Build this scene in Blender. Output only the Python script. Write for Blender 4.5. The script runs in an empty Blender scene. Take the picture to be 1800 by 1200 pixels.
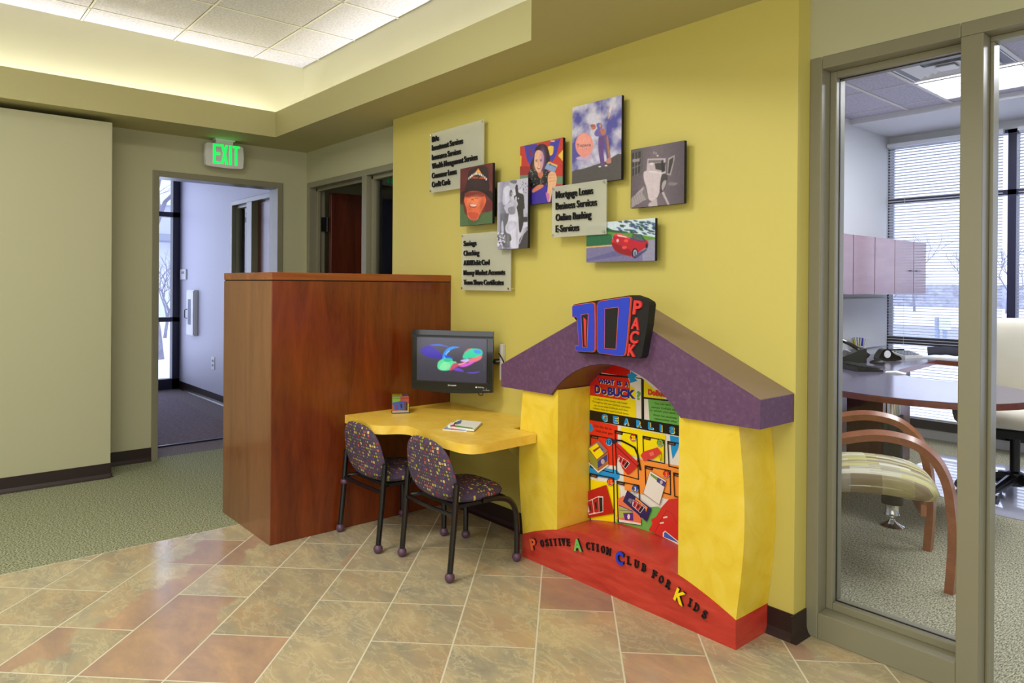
import bpy, bmesh, math, random
from mathutils import Vector, Matrix
from mathutils.geometry import tessellate_polygon
random.seed(7)
SC=bpy.context.scene; COL=SC.collection
PI=math.pi
# ------------------------------------------------------------------ camera
HC=1.325
YAW,PIT,ROL=math.radians(40.769),math.radians(-.1635),math.radians(.4154)
FPX,CXP,CYP=1252.03,898.82,504.52
def cam_basis():
    f=Vector((math.sin(YAW)*math.cos(PIT),math.cos(YAW)*math.cos(PIT),math.sin(PIT)))
    r=Vector((math.cos(YAW),-math.sin(YAW),0)); u=r.cross(f)
    return r*math.cos(ROL)+u*math.sin(ROL), -r*math.sin(ROL)+u*math.cos(ROL), f
CR,CU,CF=cam_basis(); CO=Vector((0,0,HC))
cd=bpy.data.cameras.new('camera'); cam=bpy.data.objects.new('camera',cd); COL.objects.link(cam)
m=Matrix((CR,CU,-CF)).transposed().to_4x4(); m.translation=CO; cam.matrix_world=m
cd.sensor_width=36; cd.lens=FPX/1800*36; cd.shift_x=(900-CXP)/1800; cd.shift_y=-(600-CYP)/1800; cd.clip_start=.02
SC.camera=cam
SC.view_settings.view_transform='Standard'; SC.view_settings.look='None'; SC.view_settings.gamma=1
SC.view_settings.exposure=0.0
try: SC.view_settings.use_curve_mapping=False
except Exception: pass
def ray(u,v): return CF+CR*((u-CXP)/FPX)-CU*((v-CYP)/FPX)
def at(u,v,ax,val):
    d=ray(u,v); i='xyz'.index(ax); return CO+d*((val-CO[i])/d[i])
# ------------------------------------------------------------------ colour
def L(c): c/=255; return c/12.92 if c<=.04045 else ((c+.055)/1.055)**2.4
def S(r,g,b): return (L(r),L(g),L(b),1)
# ------------------------------------------------------------------ world and lights
w=bpy.data.worlds.new('world'); SC.world=w; w.use_nodes=True
bg=w.node_tree.nodes['Background']; bg.inputs[0].default_value=(.75,.81,1,1); bg.inputs[1].default_value=2.2
def area(name,loc,rot,sx,sy,power,col):
    d=bpy.data.lights.new(name,'AREA'); d.shape='RECTANGLE'; d.size=sx; d.size_y=sy; d.energy=power; d.color=col
    o=bpy.data.objects.new(name,d); o.location=loc; o.rotation_euler=rot; COL.objects.link(o); return o
sun=bpy.data.lights.new('overcast_daylight','SUN'); sun.energy=1.5; sun.angle=math.radians(70); sun.color=(.72,.78,1)
so=bpy.data.objects.new('overcast_daylight',sun); so.rotation_euler=Vector((.75,.55,.42)).to_track_quat('Z','Y').to_euler(); COL.objects.link(so)
WARM=(1,.97,.89)
area('cove_light',(2.53,3.9,2.53),(0,math.radians(-125),0),.04,3.2,27,(1,.98,.92))
area('cove_light',(.1,5.67,2.53),(math.radians(125),0,0),4.6,.04,40,(1,.98,.92))
area('lobby_overhead_fill',(.2,2.6,3.10),(0,0,0),1.2,.6,50,WARM)  # unseen overhead area lamps added to brighten the lobby, no fixtures modelled
area('lobby_overhead_fill',(-1.4,.6,3.10),(0,0,0),1.2,1.2,62,WARM)
area('lobby_overhead_fill',(-1.2,4.2,3.10),(0,0,0),1.2,.6,30,WARM)
area('soffit_light',(.9,.3,2.425),(0,0,0),.5,.5,14,WARM)
area('lobby_daylight_fill',(-3.3,0,1.5),(0,math.radians(-90),0),2.2,5,70,(.86,.9,1))  # added panels stand in for daylight behind the camera; walls here have no openings
area('lobby_daylight_fill',(0,-2.8,1.5),(math.radians(90),0,0),4,2.2,62,(.92,.93,1))
area('office_ceiling_light',(5.0,.2,2.70),(0,0,0),.6,1.2,34,(.92,.95,1))
area('office_ceiling_light',(3.6,.6,2.70),(0,0,0),.6,1.2,20,(.95,.97,1))
area('hall_ceiling_light',(1.2,7.6,2.70),(0,0,0),.6,1.2,7,(.85,.9,1))
area('hall_window_daylight',(1.6,9.42,1.5),(math.radians(-90),0,0),1.9,2.2,26,(.62,.69,1)).data.cycles.is_portal=False
area('exit_glow',(1.90,5.61,2.41),(PI,0,0),.22,.03,.014,(.05,1,.25))
area('side_room_light',(4.6,3.4,2.5),(0,0,0),.3,.3,1.2,WARM)
# ------------------------------------------------------------------ materials
def nm(name):
    m=bpy.data.materials.new(name); m.use_nodes=True; return m,m.node_tree.nodes,m.node_tree.links
def plain(name,c,rough=.5,metal=0,spec=.5,emit=None,es=1,alpha=1,bump=None,coat=0):
    m,n,l=nm(name); b=n['Principled BSDF']; b.inputs['Base Color'].default_value=c
    b.inputs['Roughness'].default_value=rough; b.inputs['Metallic'].default_value=metal
    b.inputs['Specular IOR Level'].default_value=spec; b.inputs['Alpha'].default_value=alpha
    if coat: b.inputs['Coat Weight'].default_value=coat
    if emit: b.inputs['Emission Color'].default_value=emit; b.inputs['Emission Strength'].default_value=es
    if bump:
        t=n.new('ShaderNodeTexNoise'); t.inputs['Scale'].default_value=bump[0]; t.inputs['Detail'].default_value=4
        tc=n.new('ShaderNodeTexCoord'); l.new(tc.outputs['Object'],t.inputs['Vector'])
        bp=n.new('ShaderNodeBump'); bp.inputs['Strength'].default_value=bump[1]; bp.inputs['Distance'].default_value=.002
        l.new(t.outputs['Fac'],bp.inputs['Height']); l.new(bp.outputs['Normal'],b.inputs['Normal'])
    return m
def mottled(name,stops,scale=(1,1,1),nscale=5,detail=5,dist=0,rough=.5,spec=.5,bump=0,coat=0,nrough=.55):
    """noise through a colour ramp; stops=[(pos,color)]"""
    m,n,l=nm(name); b=n['Principled BSDF']; b.inputs['Roughness'].default_value=rough; b.inputs['Specular IOR Level'].default_value=spec
    if coat: b.inputs['Coat Weight'].default_value=coat; b.inputs['Coat Roughness'].default_value=.15
    tc=n.new('ShaderNodeTexCoord'); mp=n.new('ShaderNodeMapping'); mp.inputs['Scale'].default_value=scale
    t=n.new('ShaderNodeTexNoise'); t.inputs['Scale'].default_value=nscale; t.inputs['Detail'].default_value=detail; t.inputs['Distortion'].default_value=dist; t.inputs['Roughness'].default_value=nrough
    r=n.new('ShaderNodeValToRGB'); e=r.color_ramp.elements
    e[0].position,e[0].color=stops[0]; e[1].position,e[1].color=stops[-1]
    for p,c in stops[1:-1]: x=e.new(p); x.color=c
    l.new(tc.outputs['Object'],mp.inputs['Vector']); l.new(mp.outputs['Vector'],t.inputs['Vector']); l.new(t.outputs['Fac'],r.inputs['Fac']); l.new(r.outputs['Color'],b.inputs['Base Color'])
    if bump:
        bp=n.new('ShaderNodeBump'); bp.inputs['Strength'].default_value=bump; bp.inputs['Distance'].default_value=.003
        l.new(t.outputs['Fac'],bp.inputs['Height']); l.new(bp.outputs['Normal'],b.inputs['Normal'])
    return m
M={}
M['yellow_wall']=plain('yellow_wall_paint',S(207,194,100),.55,bump=(160,.08))
M['beige_wall']=plain('beige_wall_paint',S(186,184,148),.6,bump=(160,.08))
M['cream_wall']=plain('office_wall_paint',S(216,218,222),.6)
M['hall_wall']=plain('hall_wall_paint',S(200,200,214),.5)
M['soffit']=plain('soffit_paint',S(186,180,126),.6)
M['cove']=plain('cove_wall_paint',S(194,191,164),.6)
M['olive']=plain('olive_frame_enamel',S(134,130,106),.33)
M['base']=plain('brown_rubber_base',S(44,30,28),.35)
M['dark']=plain('dark_anodised',S(38,38,62),.35)
M['black']=plain('black_plastic',S(18,18,20),.3)
M['gblack']=plain('glossy_black',S(12,12,14),.08,coat=.5)
M['matteblack']=plain('matte_black',S(16,15,16),.7)
M['chairmetal']=plain('black_enamel_steel',S(14,14,18),.25,spec=.6)
M['purpleball']=plain('purple_plastic_glide',S(92,62,84),.35)
M['chrome']=plain('chrome',S(220,220,215),.12,metal=1)
M['white']=plain('white_plastic',S(225,225,222),.4)
M['paper']=plain('white_paper',S(238,238,232),.7)
M['navy']=plain('navy_cloth',S(42,46,66),.85,bump=(120,.4))
M['cream']=mottled('cream_upholstery',[(.3,S(196,190,172)),(.7,S(208,202,184))],nscale=3,rough=.6)
M['snow']=mottled('snow',[(.3,S(222,228,240)),(.6,S(250,250,255))],nscale=.6,rough=.8)
M['bark']=mottled('grey_bark',[(.3,S(120,118,134)),(.7,S(150,148,164))],nscale=8,rough=.9)
M['siding']=plain('white_siding',S(225,228,238),.7)
M['shade']=plain('grey_shingle',S(150,155,170),.8)
M['blind']=plain('white_blind_slat',S(232,234,242),.45)
M['lampface']=plain('light_diffuser',(1,1,1,1),.5,emit=(.94,.96,1,1),es=3.2)
M['whitemetal']=plain('white_grid_metal',S(215,213,208),.4)
def wood(name,dark,light,axis,rough=.25,freq=7,coat=.3):
    m,n,l=nm(name); b=n['Principled BSDF']; b.inputs['Roughness'].default_value=rough; b.inputs['Coat Weight'].default_value=coat; b.inputs['Coat Roughness'].default_value=.12
    tc=n.new('ShaderNodeTexCoord'); mp=n.new('ShaderNodeMapping'); sc=[freq]*3; sc['xyz'.index(axis)]=freq*.13; mp.inputs['Scale'].default_value=sc
    t=n.new('ShaderNodeTexNoise'); t.inputs['Scale'].default_value=1.3; t.inputs['Detail'].default_value=7; t.inputs['Distortion'].default_value=1.1; t.inputs['Roughness'].default_value=.62
    t2=n.new('ShaderNodeTexNoise'); t2.inputs['Scale'].default_value=14; t2.inputs['Detail'].default_value=3
    mx=n.new('ShaderNodeMath'); mx.operation='MULTIPLY_ADD'; mx.inputs[1].default_value=.25
    r=n.new('ShaderNodeValToRGB'); r.color_ramp.elements[0].position=.38; r.color_ramp.elements[0].color=dark; r.color_ramp.elements[1].position=.82; r.color_ramp.elements[1].color=light
    l.new(tc.outputs['Object'],mp.inputs['Vector'])
    for q in (t,t2): l.new(mp.outputs['Vector'],q.inputs['Vector'])
    l.new(t2.outputs['Fac'],mx.inputs[0]); l.new(t.outputs['Fac'],mx.inputs[2]); l.new(mx.outputs[0],r.inputs['Fac']); l.new(r.outputs['Color'],b.inputs['Base Color'])
    return m
M['cherry']=wood('cherry_veneer',S(86,31,9),S(126,55,18),'z')
M['cherry_side']=wood('cherry_veneer_edge',S(112,66,34),S(142,92,56),'z',rough=.3)
M['cherry_top']=wood('cherry_top_trim',S(120,56,14),S(160,86,34),'x')
M['doorwood']=wood('dark_red_door_veneer',S(66,20,8),S(104,42,20),'z',rough=.35)
M['chairwood']=wood('orange_cherry_wood',S(128,74,46),S(160,98,62),'x',rough=.3)
M['deskedge']=wood('desk_edge_wood',S(92,36,22),S(128,60,40),'x',rough=.3)
M['desktop']=mottled('desk_laminate',[(.3,S(100,92,112)),(.7,S(114,106,126))],nscale=20,rough=.16,spec=.6)
M['overhead']=wood('overhead_cabinet_laminate',S(134,104,116),S(150,118,130),'x',rough=.2,coat=.5)
M['housewood']=mottled('yellow_mottled_laminate',[(.25,S(228,190,40)),(.5,S(236,206,62)),(.75,S(242,214,90))],nscale=7,detail=6,dist=1.2,rough=.4)
M['deskyellow']=mottled('yellow_counter_laminate',[(.25,S(232,184,52)),(.5,S(242,202,78)),(.75,S(248,214,104))],nscale=9,detail=6,dist=1.2,rough=.35)
M['redwood']=mottled('red_stained_wood',[(.3,S(176,48,36)),(.5,S(196,58,44)),(.72,S(208,74,56))],scale=(1,1,6),nscale=6,detail=6,rough=.35)
M['purple']=mottled('purple_sponged_paint',[(.3,S(90,58,92)),(.55,S(100,67,100)),(.75,S(116,84,114))],nscale=60,detail=8,rough=.55)
M['ceiltile']=mottled('mineral_fibre_tile',[(.35,S(176,175,192)),(.6,S(200,198,216))],nscale=70,detail=3,rough=.9,bump=.3)
M['guest']=None
def carpet(name,c1,c2,c3,sc=(70,200,1),rot=0,nsc=1):
    m,n,l=nm(name); b=n['Principled BSDF']; b.inputs['Roughness'].default_value=.95; b.inputs['Specular IOR Level'].default_value=.1
    tc=n.new('ShaderNodeTexCoord'); mp=n.new('ShaderNodeMapping'); mp.inputs['Scale'].default_value=sc; mp.inputs['Rotation'].default_value=(0,0,rot)
    t=n.new('ShaderNodeTexNoise'); t.inputs['Scale'].default_value=nsc; t.inputs['Detail'].default_value=3
    r=n.new('ShaderNodeValToRGB'); e=r.color_ramp.elements; e[0].position=.36;e[0].color=c1;e[1].position=.62;e[1].color=c3; x=e.new(.48); x.color=c2
    bp=n.new('ShaderNodeBump'); bp.inputs['Strength'].default_value=.6; bp.inputs['Distance'].default_value=.004
    l.new(tc.outputs['Object'],mp.inputs['Vector']); l.new(mp.outputs['Vector'],t.inputs['Vector']); l.new(t.outputs['Fac'],r.inputs['Fac']); l.new(r.outputs['Color'],b.inputs['Base Color'])
    l.new(t.outputs['Fac'],bp.inputs['Height']); l.new(bp.outputs['Normal'],b.inputs['Normal']); return m
M['carpet']=carpet('green_loop_carpet',S(66,70,48),S(130,136,104),S(190,190,160),(120,190,1),.3)
M['carpet_office']=carpet('office_ribbed_carpet',S(112,112,90),S(156,154,130),S(196,192,166),(60,200,1),math.radians(25))
M['carpet_hall']=carpet('hall_grey_carpet',S(84,78,80),S(120,112,112),S(148,138,138),(120,120,1))
M['mat']=carpet('walk_off_mat',S(96,86,92),S(118,106,112),S(136,124,130),(30,160,1),.5)
def glass(name,refl=.08,tint=(1,1,1,1)):
    m,n,l=nm(name); n.remove(n['Principled BSDF']); out=n['Material Output']
    tr=n.new('ShaderNodeBsdfTransparent'); tr.inputs[0].default_value=tint; gl=n.new('ShaderNodeBsdfGlossy'); gl.inputs['Roughness'].default_value=.01
    fr=n.new('ShaderNodeFresnel'); fr.inputs['IOR'].default_value=1.4; mx=n.new('ShaderNodeMixShader')
    l.new(fr.outputs[0],mx.inputs[0]); l.new(tr.outputs[0],mx.inputs[1]); l.new(gl.outputs[0],mx.inputs[2]); l.new(mx.outputs[0],out.inputs['Surface']); return m
M['glass']=glass('clear_glass'); M['winglass']=glass('window_glass',tint=(.95,.97,1,1))
def frosted():
    m,n,l=nm('frosted_acrylic'); out=n['Material Output']; b=n['Principled BSDF']; b.inputs['Base Color'].default_value=S(214,216,200); b.inputs['Roughness'].default_value=.12
    tr=n.new('ShaderNodeBsdfTransparent'); mx=n.new('ShaderNodeMixShader'); mx.inputs[0].default_value=.54
    l.new(tr.outputs[0],mx.inputs[1]); l.new(b.outputs[0],mx.inputs[2]); l.new(mx.outputs[0],out.inputs['Surface']); return m
M['acrylic']=frosted()
def printmat(name,emis=0,rough=.45):
    m,n,l=nm(name); b=n['Principled BSDF']; a=n.new('ShaderNodeVertexColor'); a.layer_name='Col'
    b.inputs['Roughness'].default_value=rough
    if emis:
        b.inputs['Base Color'].default_value=(.01,.01,.01,1); l.new(a.outputs['Color'],b.inputs['Emission Color']); b.inputs['Emission Strength'].default_value=emis
    else: l.new(a.outputs['Color'],b.inputs['Base Color'])
    return m
M['print']=printmat('colour_print'); M['glossprint']=printmat('glossy_print',rough=.25); M['screen']=printmat('lit_screen',1.0,.1)
def fabric_squares():
    m,n,l=nm('purple_confetti_fabric'); b=n['Principled BSDF']; b.inputs['Roughness'].default_value=.85
    uv=n.new('ShaderNodeTexCoord'); mp=n.new('ShaderNodeMapping'); mp.inputs['Scale'].default_value=(60,60,60)
    l.new(uv.outputs['UV'],mp.inputs['Vector'])
    def vm(op,a,bv=None):
        q=n.new('ShaderNodeVectorMath'); q.operation=op; l.new(a,q.inputs[0])
        if bv is not None:
            if hasattr(bv,'links'): l.new(bv,q.inputs[1])
            else: q.inputs[1].default_value=bv
        return q.outputs[0]
    fl=vm('FLOOR',mp.outputs[0]); fr=vm('FRACTION',mp.outputs[0])
    wn=n.new('ShaderNodeTexWhiteNoise'); wn.noise_dimensions='3D'; l.new(fl,wn.inputs['Vector'])
    wn2=n.new('ShaderNodeTexWhiteNoise'); wn2.noise_dimensions='3D'; l.new(vm('ADD',fl,(17,5,3)),wn2.inputs['Vector'])
    ce=vm('ABSOLUTE',vm('SUBTRACT',fr,(.5,.5,.5)))
    sp=n.new('ShaderNodeSeparateXYZ'); l.new(ce,sp.inputs[0])
    mxm=n.new('ShaderNodeMath'); mxm.operation='MAXIMUM'; l.new(sp.outputs[0],mxm.inputs[0]); l.new(sp.outputs[1],mxm.inputs[1])
    sz=n.new('ShaderNodeMapRange'); sz.inputs['To Min'].default_value=.08; sz.inputs['To Max'].default_value=.40; l.new(wn2.outputs['Value'],sz.inputs['Value'])
    lt=n.new('ShaderNodeMath'); lt.operation='LESS_THAN'; l.new(mxm.outputs[0],lt.inputs[0]); l.new(sz.outputs[0],lt.inputs[1])
    r=n.new('ShaderNodeValToRGB'); r.color_ramp.interpolation='CONSTANT'; e=r.color_ramp.elements
    cs=[S(84,68,96),S(190,176,96),S(66,58,84),S(168,170,40),S(196,96,76),S(72,62,100),S(214,192,130),S(58,50,110),S(150,50,48),S(160,170,60),S(96,80,110)]
    e[0].position=0;e[0].color=cs[0]; e[1].position=1/11;e[1].color=cs[1]
    for i in range(2,11): x=e.new(i/11); x.color=cs[i]
    l.new(wn.outputs['Value'],r.inputs['Fac'])
    mx=n.new('ShaderNodeMix'); mx.data_type='RGBA'; mx.inputs[6].default_value=S(76,60,80); l.new(lt.outputs[0],mx.inputs[0]); l.new(r.outputs['Color'],mx.inputs[7]); l.new(mx.outputs[2],b.inputs['Base Color'])
    return m
M['confetti']=fabric_squares()
def fabric_guest():
    m,n,l=nm('striped_block_fabric'); b=n['Principled BSDF']; b.inputs['Roughness'].default_value=.7
    tc=n.new('ShaderNodeTexCoord'); mp=n.new('ShaderNodeMapping'); mp.inputs['Scale'].default_value=(1,1,1)
    br=n.new('ShaderNodeTexBrick'); br.inputs['Scale'].default_value=1; br.inputs['Brick Width'].default_value=.13; br.inputs['Row Height'].default_value=.032; br.inputs['Mortar Size'].default_value=0
    br.inputs['Color1'].default_value=(0,0,0,1); br.inputs['Color2'].default_value=(1,1,1,1); br.offset=.37
    t=n.new('ShaderNodeTexNoise'); t.inputs['Scale'].default_value=1; t.inputs['Detail'].default_value=4
    mp2=n.new('ShaderNodeMapping'); mp2.inputs['Scale'].default_value=(4,60,4)
    r=n.new('ShaderNodeValToRGB'); e=r.color_ramp.elements; e[0].position=.1;e[0].color=S(128,108,66); e[1].position=.9;e[1].color=S(216,214,190)
    for p,c in ((.35,S(166,160,142)),(.55,S(204,198,128)),(.75,S(150,138,92))): x=e.new(p); x.color=c
    ad=n.new('ShaderNodeMath'); ad.operation='MULTIPLY_ADD'; ad.inputs[1].default_value=.35
    sb=n.new('ShaderNodeMath'); sb.operation='SUBTRACT'; sb.inputs[1].default_value=.17
    l.new(tc.outputs['UV'],mp.inputs[0]); l.new(tc.outputs['UV'],mp2.inputs[0]); l.new(mp.outputs[0],br.inputs[0]); l.new(mp2.outputs[0],t.inputs['Vector'])
    l.new(t.outputs['Fac'],ad.inputs[0]); l.new(br.outputs['Color'],ad.inputs[2]); l.new(ad.outputs[0],sb.inputs[0]); l.new(sb.outputs[0],r.inputs['Fac']); l.new(r.outputs['Color'],b.inputs['Base Color'])
    return m
M['guest']=fabric_guest()
def tilemat():
    m,n,l=nm('slate_look_tile'); b=n['Principled BSDF']
    b.inputs['Specular IOR Level'].default_value=.5
    a=n.new('ShaderNodeVertexColor'); a.layer_name='Col'; tc=n.new('ShaderNodeTexCoord')
    sc=n.new('ShaderNodeVectorMath'); sc.operation='SCALE'; sc.inputs[3].default_value=37; l.new(a.outputs['Color'],sc.inputs[0])
    ad=n.new('ShaderNodeVectorMath'); ad.operation='ADD'; l.new(tc.outputs['Object'],ad.inputs[0]); l.new(sc.outputs[0],ad.inputs[1])
    mp=n.new('ShaderNodeMapping'); mp.inputs['Rotation'].default_value=(0,0,math.radians(-45)); mp.inputs['Scale'].default_value=(2.0,.9,1); l.new(ad.outputs[0],mp.inputs['Vector'])
    def noise(s,d,dist=0,r=.5,v=None):
        t=n.new('ShaderNodeTexNoise'); t.inputs['Scale'].default_value=s; t.inputs['Detail'].default_value=d; t.inputs['Distortion'].default_value=dist; t.inputs['Roughness'].default_value=r; l.new(v or mp.outputs[0],t.inputs['Vector']); return t.outputs['Fac']
    def ramp(f,st):
        r=n.new('ShaderNodeValToRGB'); e=r.color_ramp.elements; e[0].position,e[0].color=st[0]; e[1].position,e[1].color=st[-1]
        for p,c in st[1:-1]: x=e.new(p); x.color=c
        l.new(f,r.inputs['Fac']); return r.outputs['Color']
    def mix(f,c1,c2):
        x=n.new('ShaderNodeMix'); x.data_type='RGBA'; l.new(f,x.inputs[0]); l.new(c1,x.inputs[6]); l.new(c2,x.inputs[7]); return x.outputs[2]
    gry=n.new('ShaderNodeRGB'); gry.outputs[0].default_value=S(202,190,152)
    pale=ramp(noise(3.2,14,.25,.68),[(.3,S(132,128,112)),(.43,S(156,148,124)),(.55,S(172,158,126)),(.68,S(186,170,134))])
    sp0=n.new('ShaderNodeVectorMath'); sp0.operation='ADD'; sp0.inputs[1].default_value=(7.3,2.1,4.4); l.new(mp.outputs[0],sp0.inputs[0])
    org=ramp(noise(2.1,10,.3,.66,sp0.outputs[0]),[(.49,(0,0,0,1)),(.70,(.6,.6,.6,1))])
    oc=n.new('ShaderNodeRGB'); oc.outputs[0].default_value=S(186,148,106); pale=mix(org,pale,oc.outputs[0])
    vein=ramp(noise(5.5,12,.8,.7,sp0.outputs[0]),[(.475,(0,0,0,1)),(.5,(.55,.55,.55,1)),(.53,(0,0,0,1))]); pale=mix(vein,pale,gry.outputs[0])
    rust=ramp(noise(3.5,14,.25,.68),[(.3,S(146,122,108)),(.5,S(166,138,114)),(.7,S(188,154,120))])
    spr=n.new('ShaderNodeSeparateColor'); l.new(a.outputs['Color'],spr.inputs[0])
    uvn=n.new('ShaderNodeUVMap'); uvn.uv_map='UVMap'; su=n.new('ShaderNodeSeparateXYZ'); l.new(uvn.outputs[0],su.inputs[0])
    def mth(op,x,y=None):
        q=n.new('ShaderNodeMath'); q.operation=op; 
        for i,v in enumerate((x,y)):
            if v is None: continue
            if hasattr(v,'links'): l.new(v,q.inputs[i])
            else: q.inputs[i].default_value=v
        return q.outputs[0]
    nb=noise(1.6,12,.1,.66); e0=mth('ADD',su.outputs[1],mth('MULTIPLY',mth('SUBTRACT',nb,.5),1.7)); df=mth('SUBTRACT',mth('SUBTRACT',mth('MULTIPLY',spr.outputs[0],1.7),.35),e0)
    fac=ramp(mth('ADD',mth('MULTIPLY',df,6.0),.5),[(.3,(0,0,0,1)),(.7,(1,1,1,1))])
    c=mix(fac,pale,rust)
    gr=n.new('ShaderNodeMapRange'); gr.inputs['To Min'].default_value=1.0; gr.inputs['To Max'].default_value=1.18; l.new(spr.outputs[1],gr.inputs['Value'])
    mul=n.new('ShaderNodeVectorMath'); mul.operation='SCALE'; l.new(c,mul.inputs[0]); l.new(gr.outputs[0],mul.inputs[3]); l.new(mul.outputs[0],b.inputs['Base Color'])
    bn=noise(9,8,1,.6); rr=n.new('ShaderNodeMapRange'); rr.inputs['To Min'].default_value=.10; rr.inputs['To Max'].default_value=.27; l.new(bn,rr.inputs['Value']); l.new(rr.outputs[0],b.inputs['Roughness'])
    bp=n.new('ShaderNodeBump'); bp.inputs['Strength'].default_value=.12; bp.inputs['Distance'].default_value=.002; l.new(bn,bp.inputs['Height']); l.new(bp.outputs['Normal'],b.inputs['Normal'])
    return m
M['tile']=tilemat(); M['grout']=plain('pale_grout',S(214,208,182),.8)
# ------------------------------------------------------------------ mesh helpers
INV={}
def obj(name,bm,mat,parent=None,smooth=None):
    if isinstance(bm,bpy.types.Mesh): me=bm
    else:
        bmesh.ops.recalc_face_normals(bm,faces=bm.faces) if not getattr(bm,'_keep',False) else None
        me=bpy.data.meshes.new(name); bm.to_mesh(me); bm.free()
    o=bpy.data.objects.new(name,me)
    if mat is not None: me.materials.append(M[mat] if isinstance(mat,str) else mat)
    COL.objects.link(o)
    if parent is not None:
        W=INV.get(parent.name,Matrix()); me.transform(W.inverted()); o.parent=parent; INV[o.name]=W
    else: INV[o.name]=Matrix()
    if smooth:
        for p in me.polygons: p.use_smooth=True
        me.set_sharp_from_angle(angle=math.radians(smooth))
    return o
def tag(o,label,cat,group=None,kind=None):
    o['label']=label; o['category']=cat
    if group: o['group']=group
    if kind: o['kind']=kind
    return o
def thing(name,loc,label,cat,group=None,rz=0):
    o=bpy.data.objects.new(name,None); COL.objects.link(o); o.location=loc; o.rotation_euler=(0,0,rz); o.empty_display_size=.05
    INV[o.name]=Matrix.Translation(Vector(loc))@Matrix.Rotation(rz,4,'Z'); return tag(o,label,cat,group)
def local(o): INV[o.name]=Matrix(); return o    # children given in the thing's own coordinates
def struct(name,bm,mat,parent=None,smooth=None):
    o=obj(name,bm,mat,parent,smooth)
    if parent is None: o['kind']='structure'
    return o
def dup(root,loc,rz,label,group=None):
    r=root.copy(); COL.objects.link(r); r.location=loc; r.rotation_euler=(0,0,rz); r['label']=label
    for ch in list(root.children):
        c=ch.copy(); COL.objects.link(c); c.parent=r
        for g in list(ch.children): d=g.copy(); COL.objects.link(d); d.parent=c
    return r
def B(): return bmesh.new()
def box(bm,x0,x1,y0,y1,z0,z1,bev=0,mat=None):
    g=bmesh.ops.create_cube(bm,size=1); vs=g['verts']
    for v in vs: v.co=Vector(((x0+x1)/2+v.co.x*(x1-x0),(y0+y1)/2+v.co.y*(y1-y0),(z0+z1)/2+v.co.z*(z1-z0)))
    if bev:
        es=list({e for v in vs for e in v.link_edges}); r=bmesh.ops.bevel(bm,geom=es,offset=bev,segments=2,affect='EDGES',profile=.5); vs=list({v for f in r['faces'] for v in f.verts}|set(v for v in vs if v.is_valid))
    if mat: 
        for v in vs: v.co=mat@v.co
    return bm
def bx(*a,**k): return box(B(),*a,**k)
def prism(bm,poly,fa,fb):
    """poly 2d points; fa(p),fb(p)->3d for the two caps"""
    n=len(poly); A=[bm.verts.new(fa(p)) for p in poly]; Bv=[bm.verts.new(fb(p)) for p in poly]
    for i in range(n):
        j=(i+1)%n; bm.faces.new((A[i],A[j],Bv[j],Bv[i]))
    for V in (A,Bv):
        for t in tessellate_polygon([[Vector((p[0],p[1],0)) for p in poly]]):
            try: bm.faces.new([V[k] for k in t])
            except ValueError: pass
    return bm
def prx(bm,poly,x0,x1): return prism(bm,poly,lambda p:Vector((x0,p[0],p[1])),lambda p:Vector((x1,p[0],p[1])))
def prz(bm,poly,z0,z1): return prism(bm,poly,lambda p:Vector((p[0],p[1],z0)),lambda p:Vector((p[0],p[1],z1)))
def tube(bm,pts,r,seg=12,cap=True,sq=None):
    """round (or sq=(w,h) rectangular) section swept along pts; r may be list"""
    pts=[Vector(p) for p in pts]; rs=r if isinstance(r,(list,tuple)) else [r]*len(pts); rings=[]
    up=None
    for i,p in enumerate(pts):
        d=(pts[min(i+1,len(pts)-1)]-pts[max(i-1,0)]).normalized()
        if up is None: up=Vector((0,0,1)) if abs(d.z)<.9 else Vector((1,0,0))
        a=up-d*up.dot(d)
        if a.length<1e-4: a=d.orthogonal()
        a.normalize(); b=d.cross(a); up=a
        if sq: ring=[p+a*sq[0]*s+b*sq[1]*t for s,t in ((-.5,-.5),(.5,-.5),(.5,.5),(-.5,.5))]
        else: ring=[p+(a*math.cos(2*PI*k/seg)+b*math.sin(2*PI*k/seg))*rs[i] for k in range(seg)]
        rings.append([bm.verts.new(c) for c in ring])
    m=len(rings[0])
    for i in range(len(rings)-1):
        for k in range(m): bm.faces.new((rings[i][k],rings[i][(k+1)%m],rings[i+1][(k+1)%m],rings[i+1][k]))
    if cap: bm.faces.new(rings[0][::-1]); bm.faces.new(rings[-1])
    return bm
def lathe(bm,prof,c=(0,0,0),seg=24):
    c=Vector(c); rings=[]
    for r,z in prof: rings.append([bm.verts.new(c+Vector((r*math.cos(2*PI*k/seg),r*math.sin(2*PI*k/seg),z))) for k in range(seg)])
    for i in range(len(rings)-1):
        for k in range(seg): bm.faces.new((rings[i][k],rings[i][(k+1)%seg],rings[i+1][(k+1)%seg],rings[i+1][k]))
    bm.faces.new(rings[0][::-1]); bm.faces.new(rings[-1]); return bm
def arcp(cx,cy,r,a0,a1,n): return [(cx+r*math.cos(math.radians(a0+(a1-a0)*i/n)),cy+r*math.sin(math.radians(a0+(a1-a0)*i/n))) for i in range(n+1)]
def smoothpts(pts,n=6,closed=False):
    P=[Vector(p) for p in pts]; out=[]; N=len(P)
    for i in range(N if closed else N-1):
        if closed: p0,p1,p2,p3=P[(i-1)%N],P[i],P[(i+1)%N],P[(i+2)%N]
        else: p0,p1,p2,p3=P[max(i-1,0)],P[i],P[i+1],P[min(i+2,N-1)]
        for k in range(n):
            t=k/n; out.append(.5*((2*p1)+(p2-p0)*t+(2*p0-5*p1+4*p2-p3)*t*t+(3*p1-p0-3*p2+p3)*t**3))
    if not closed: out.append(P[-1])
    return out
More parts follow.
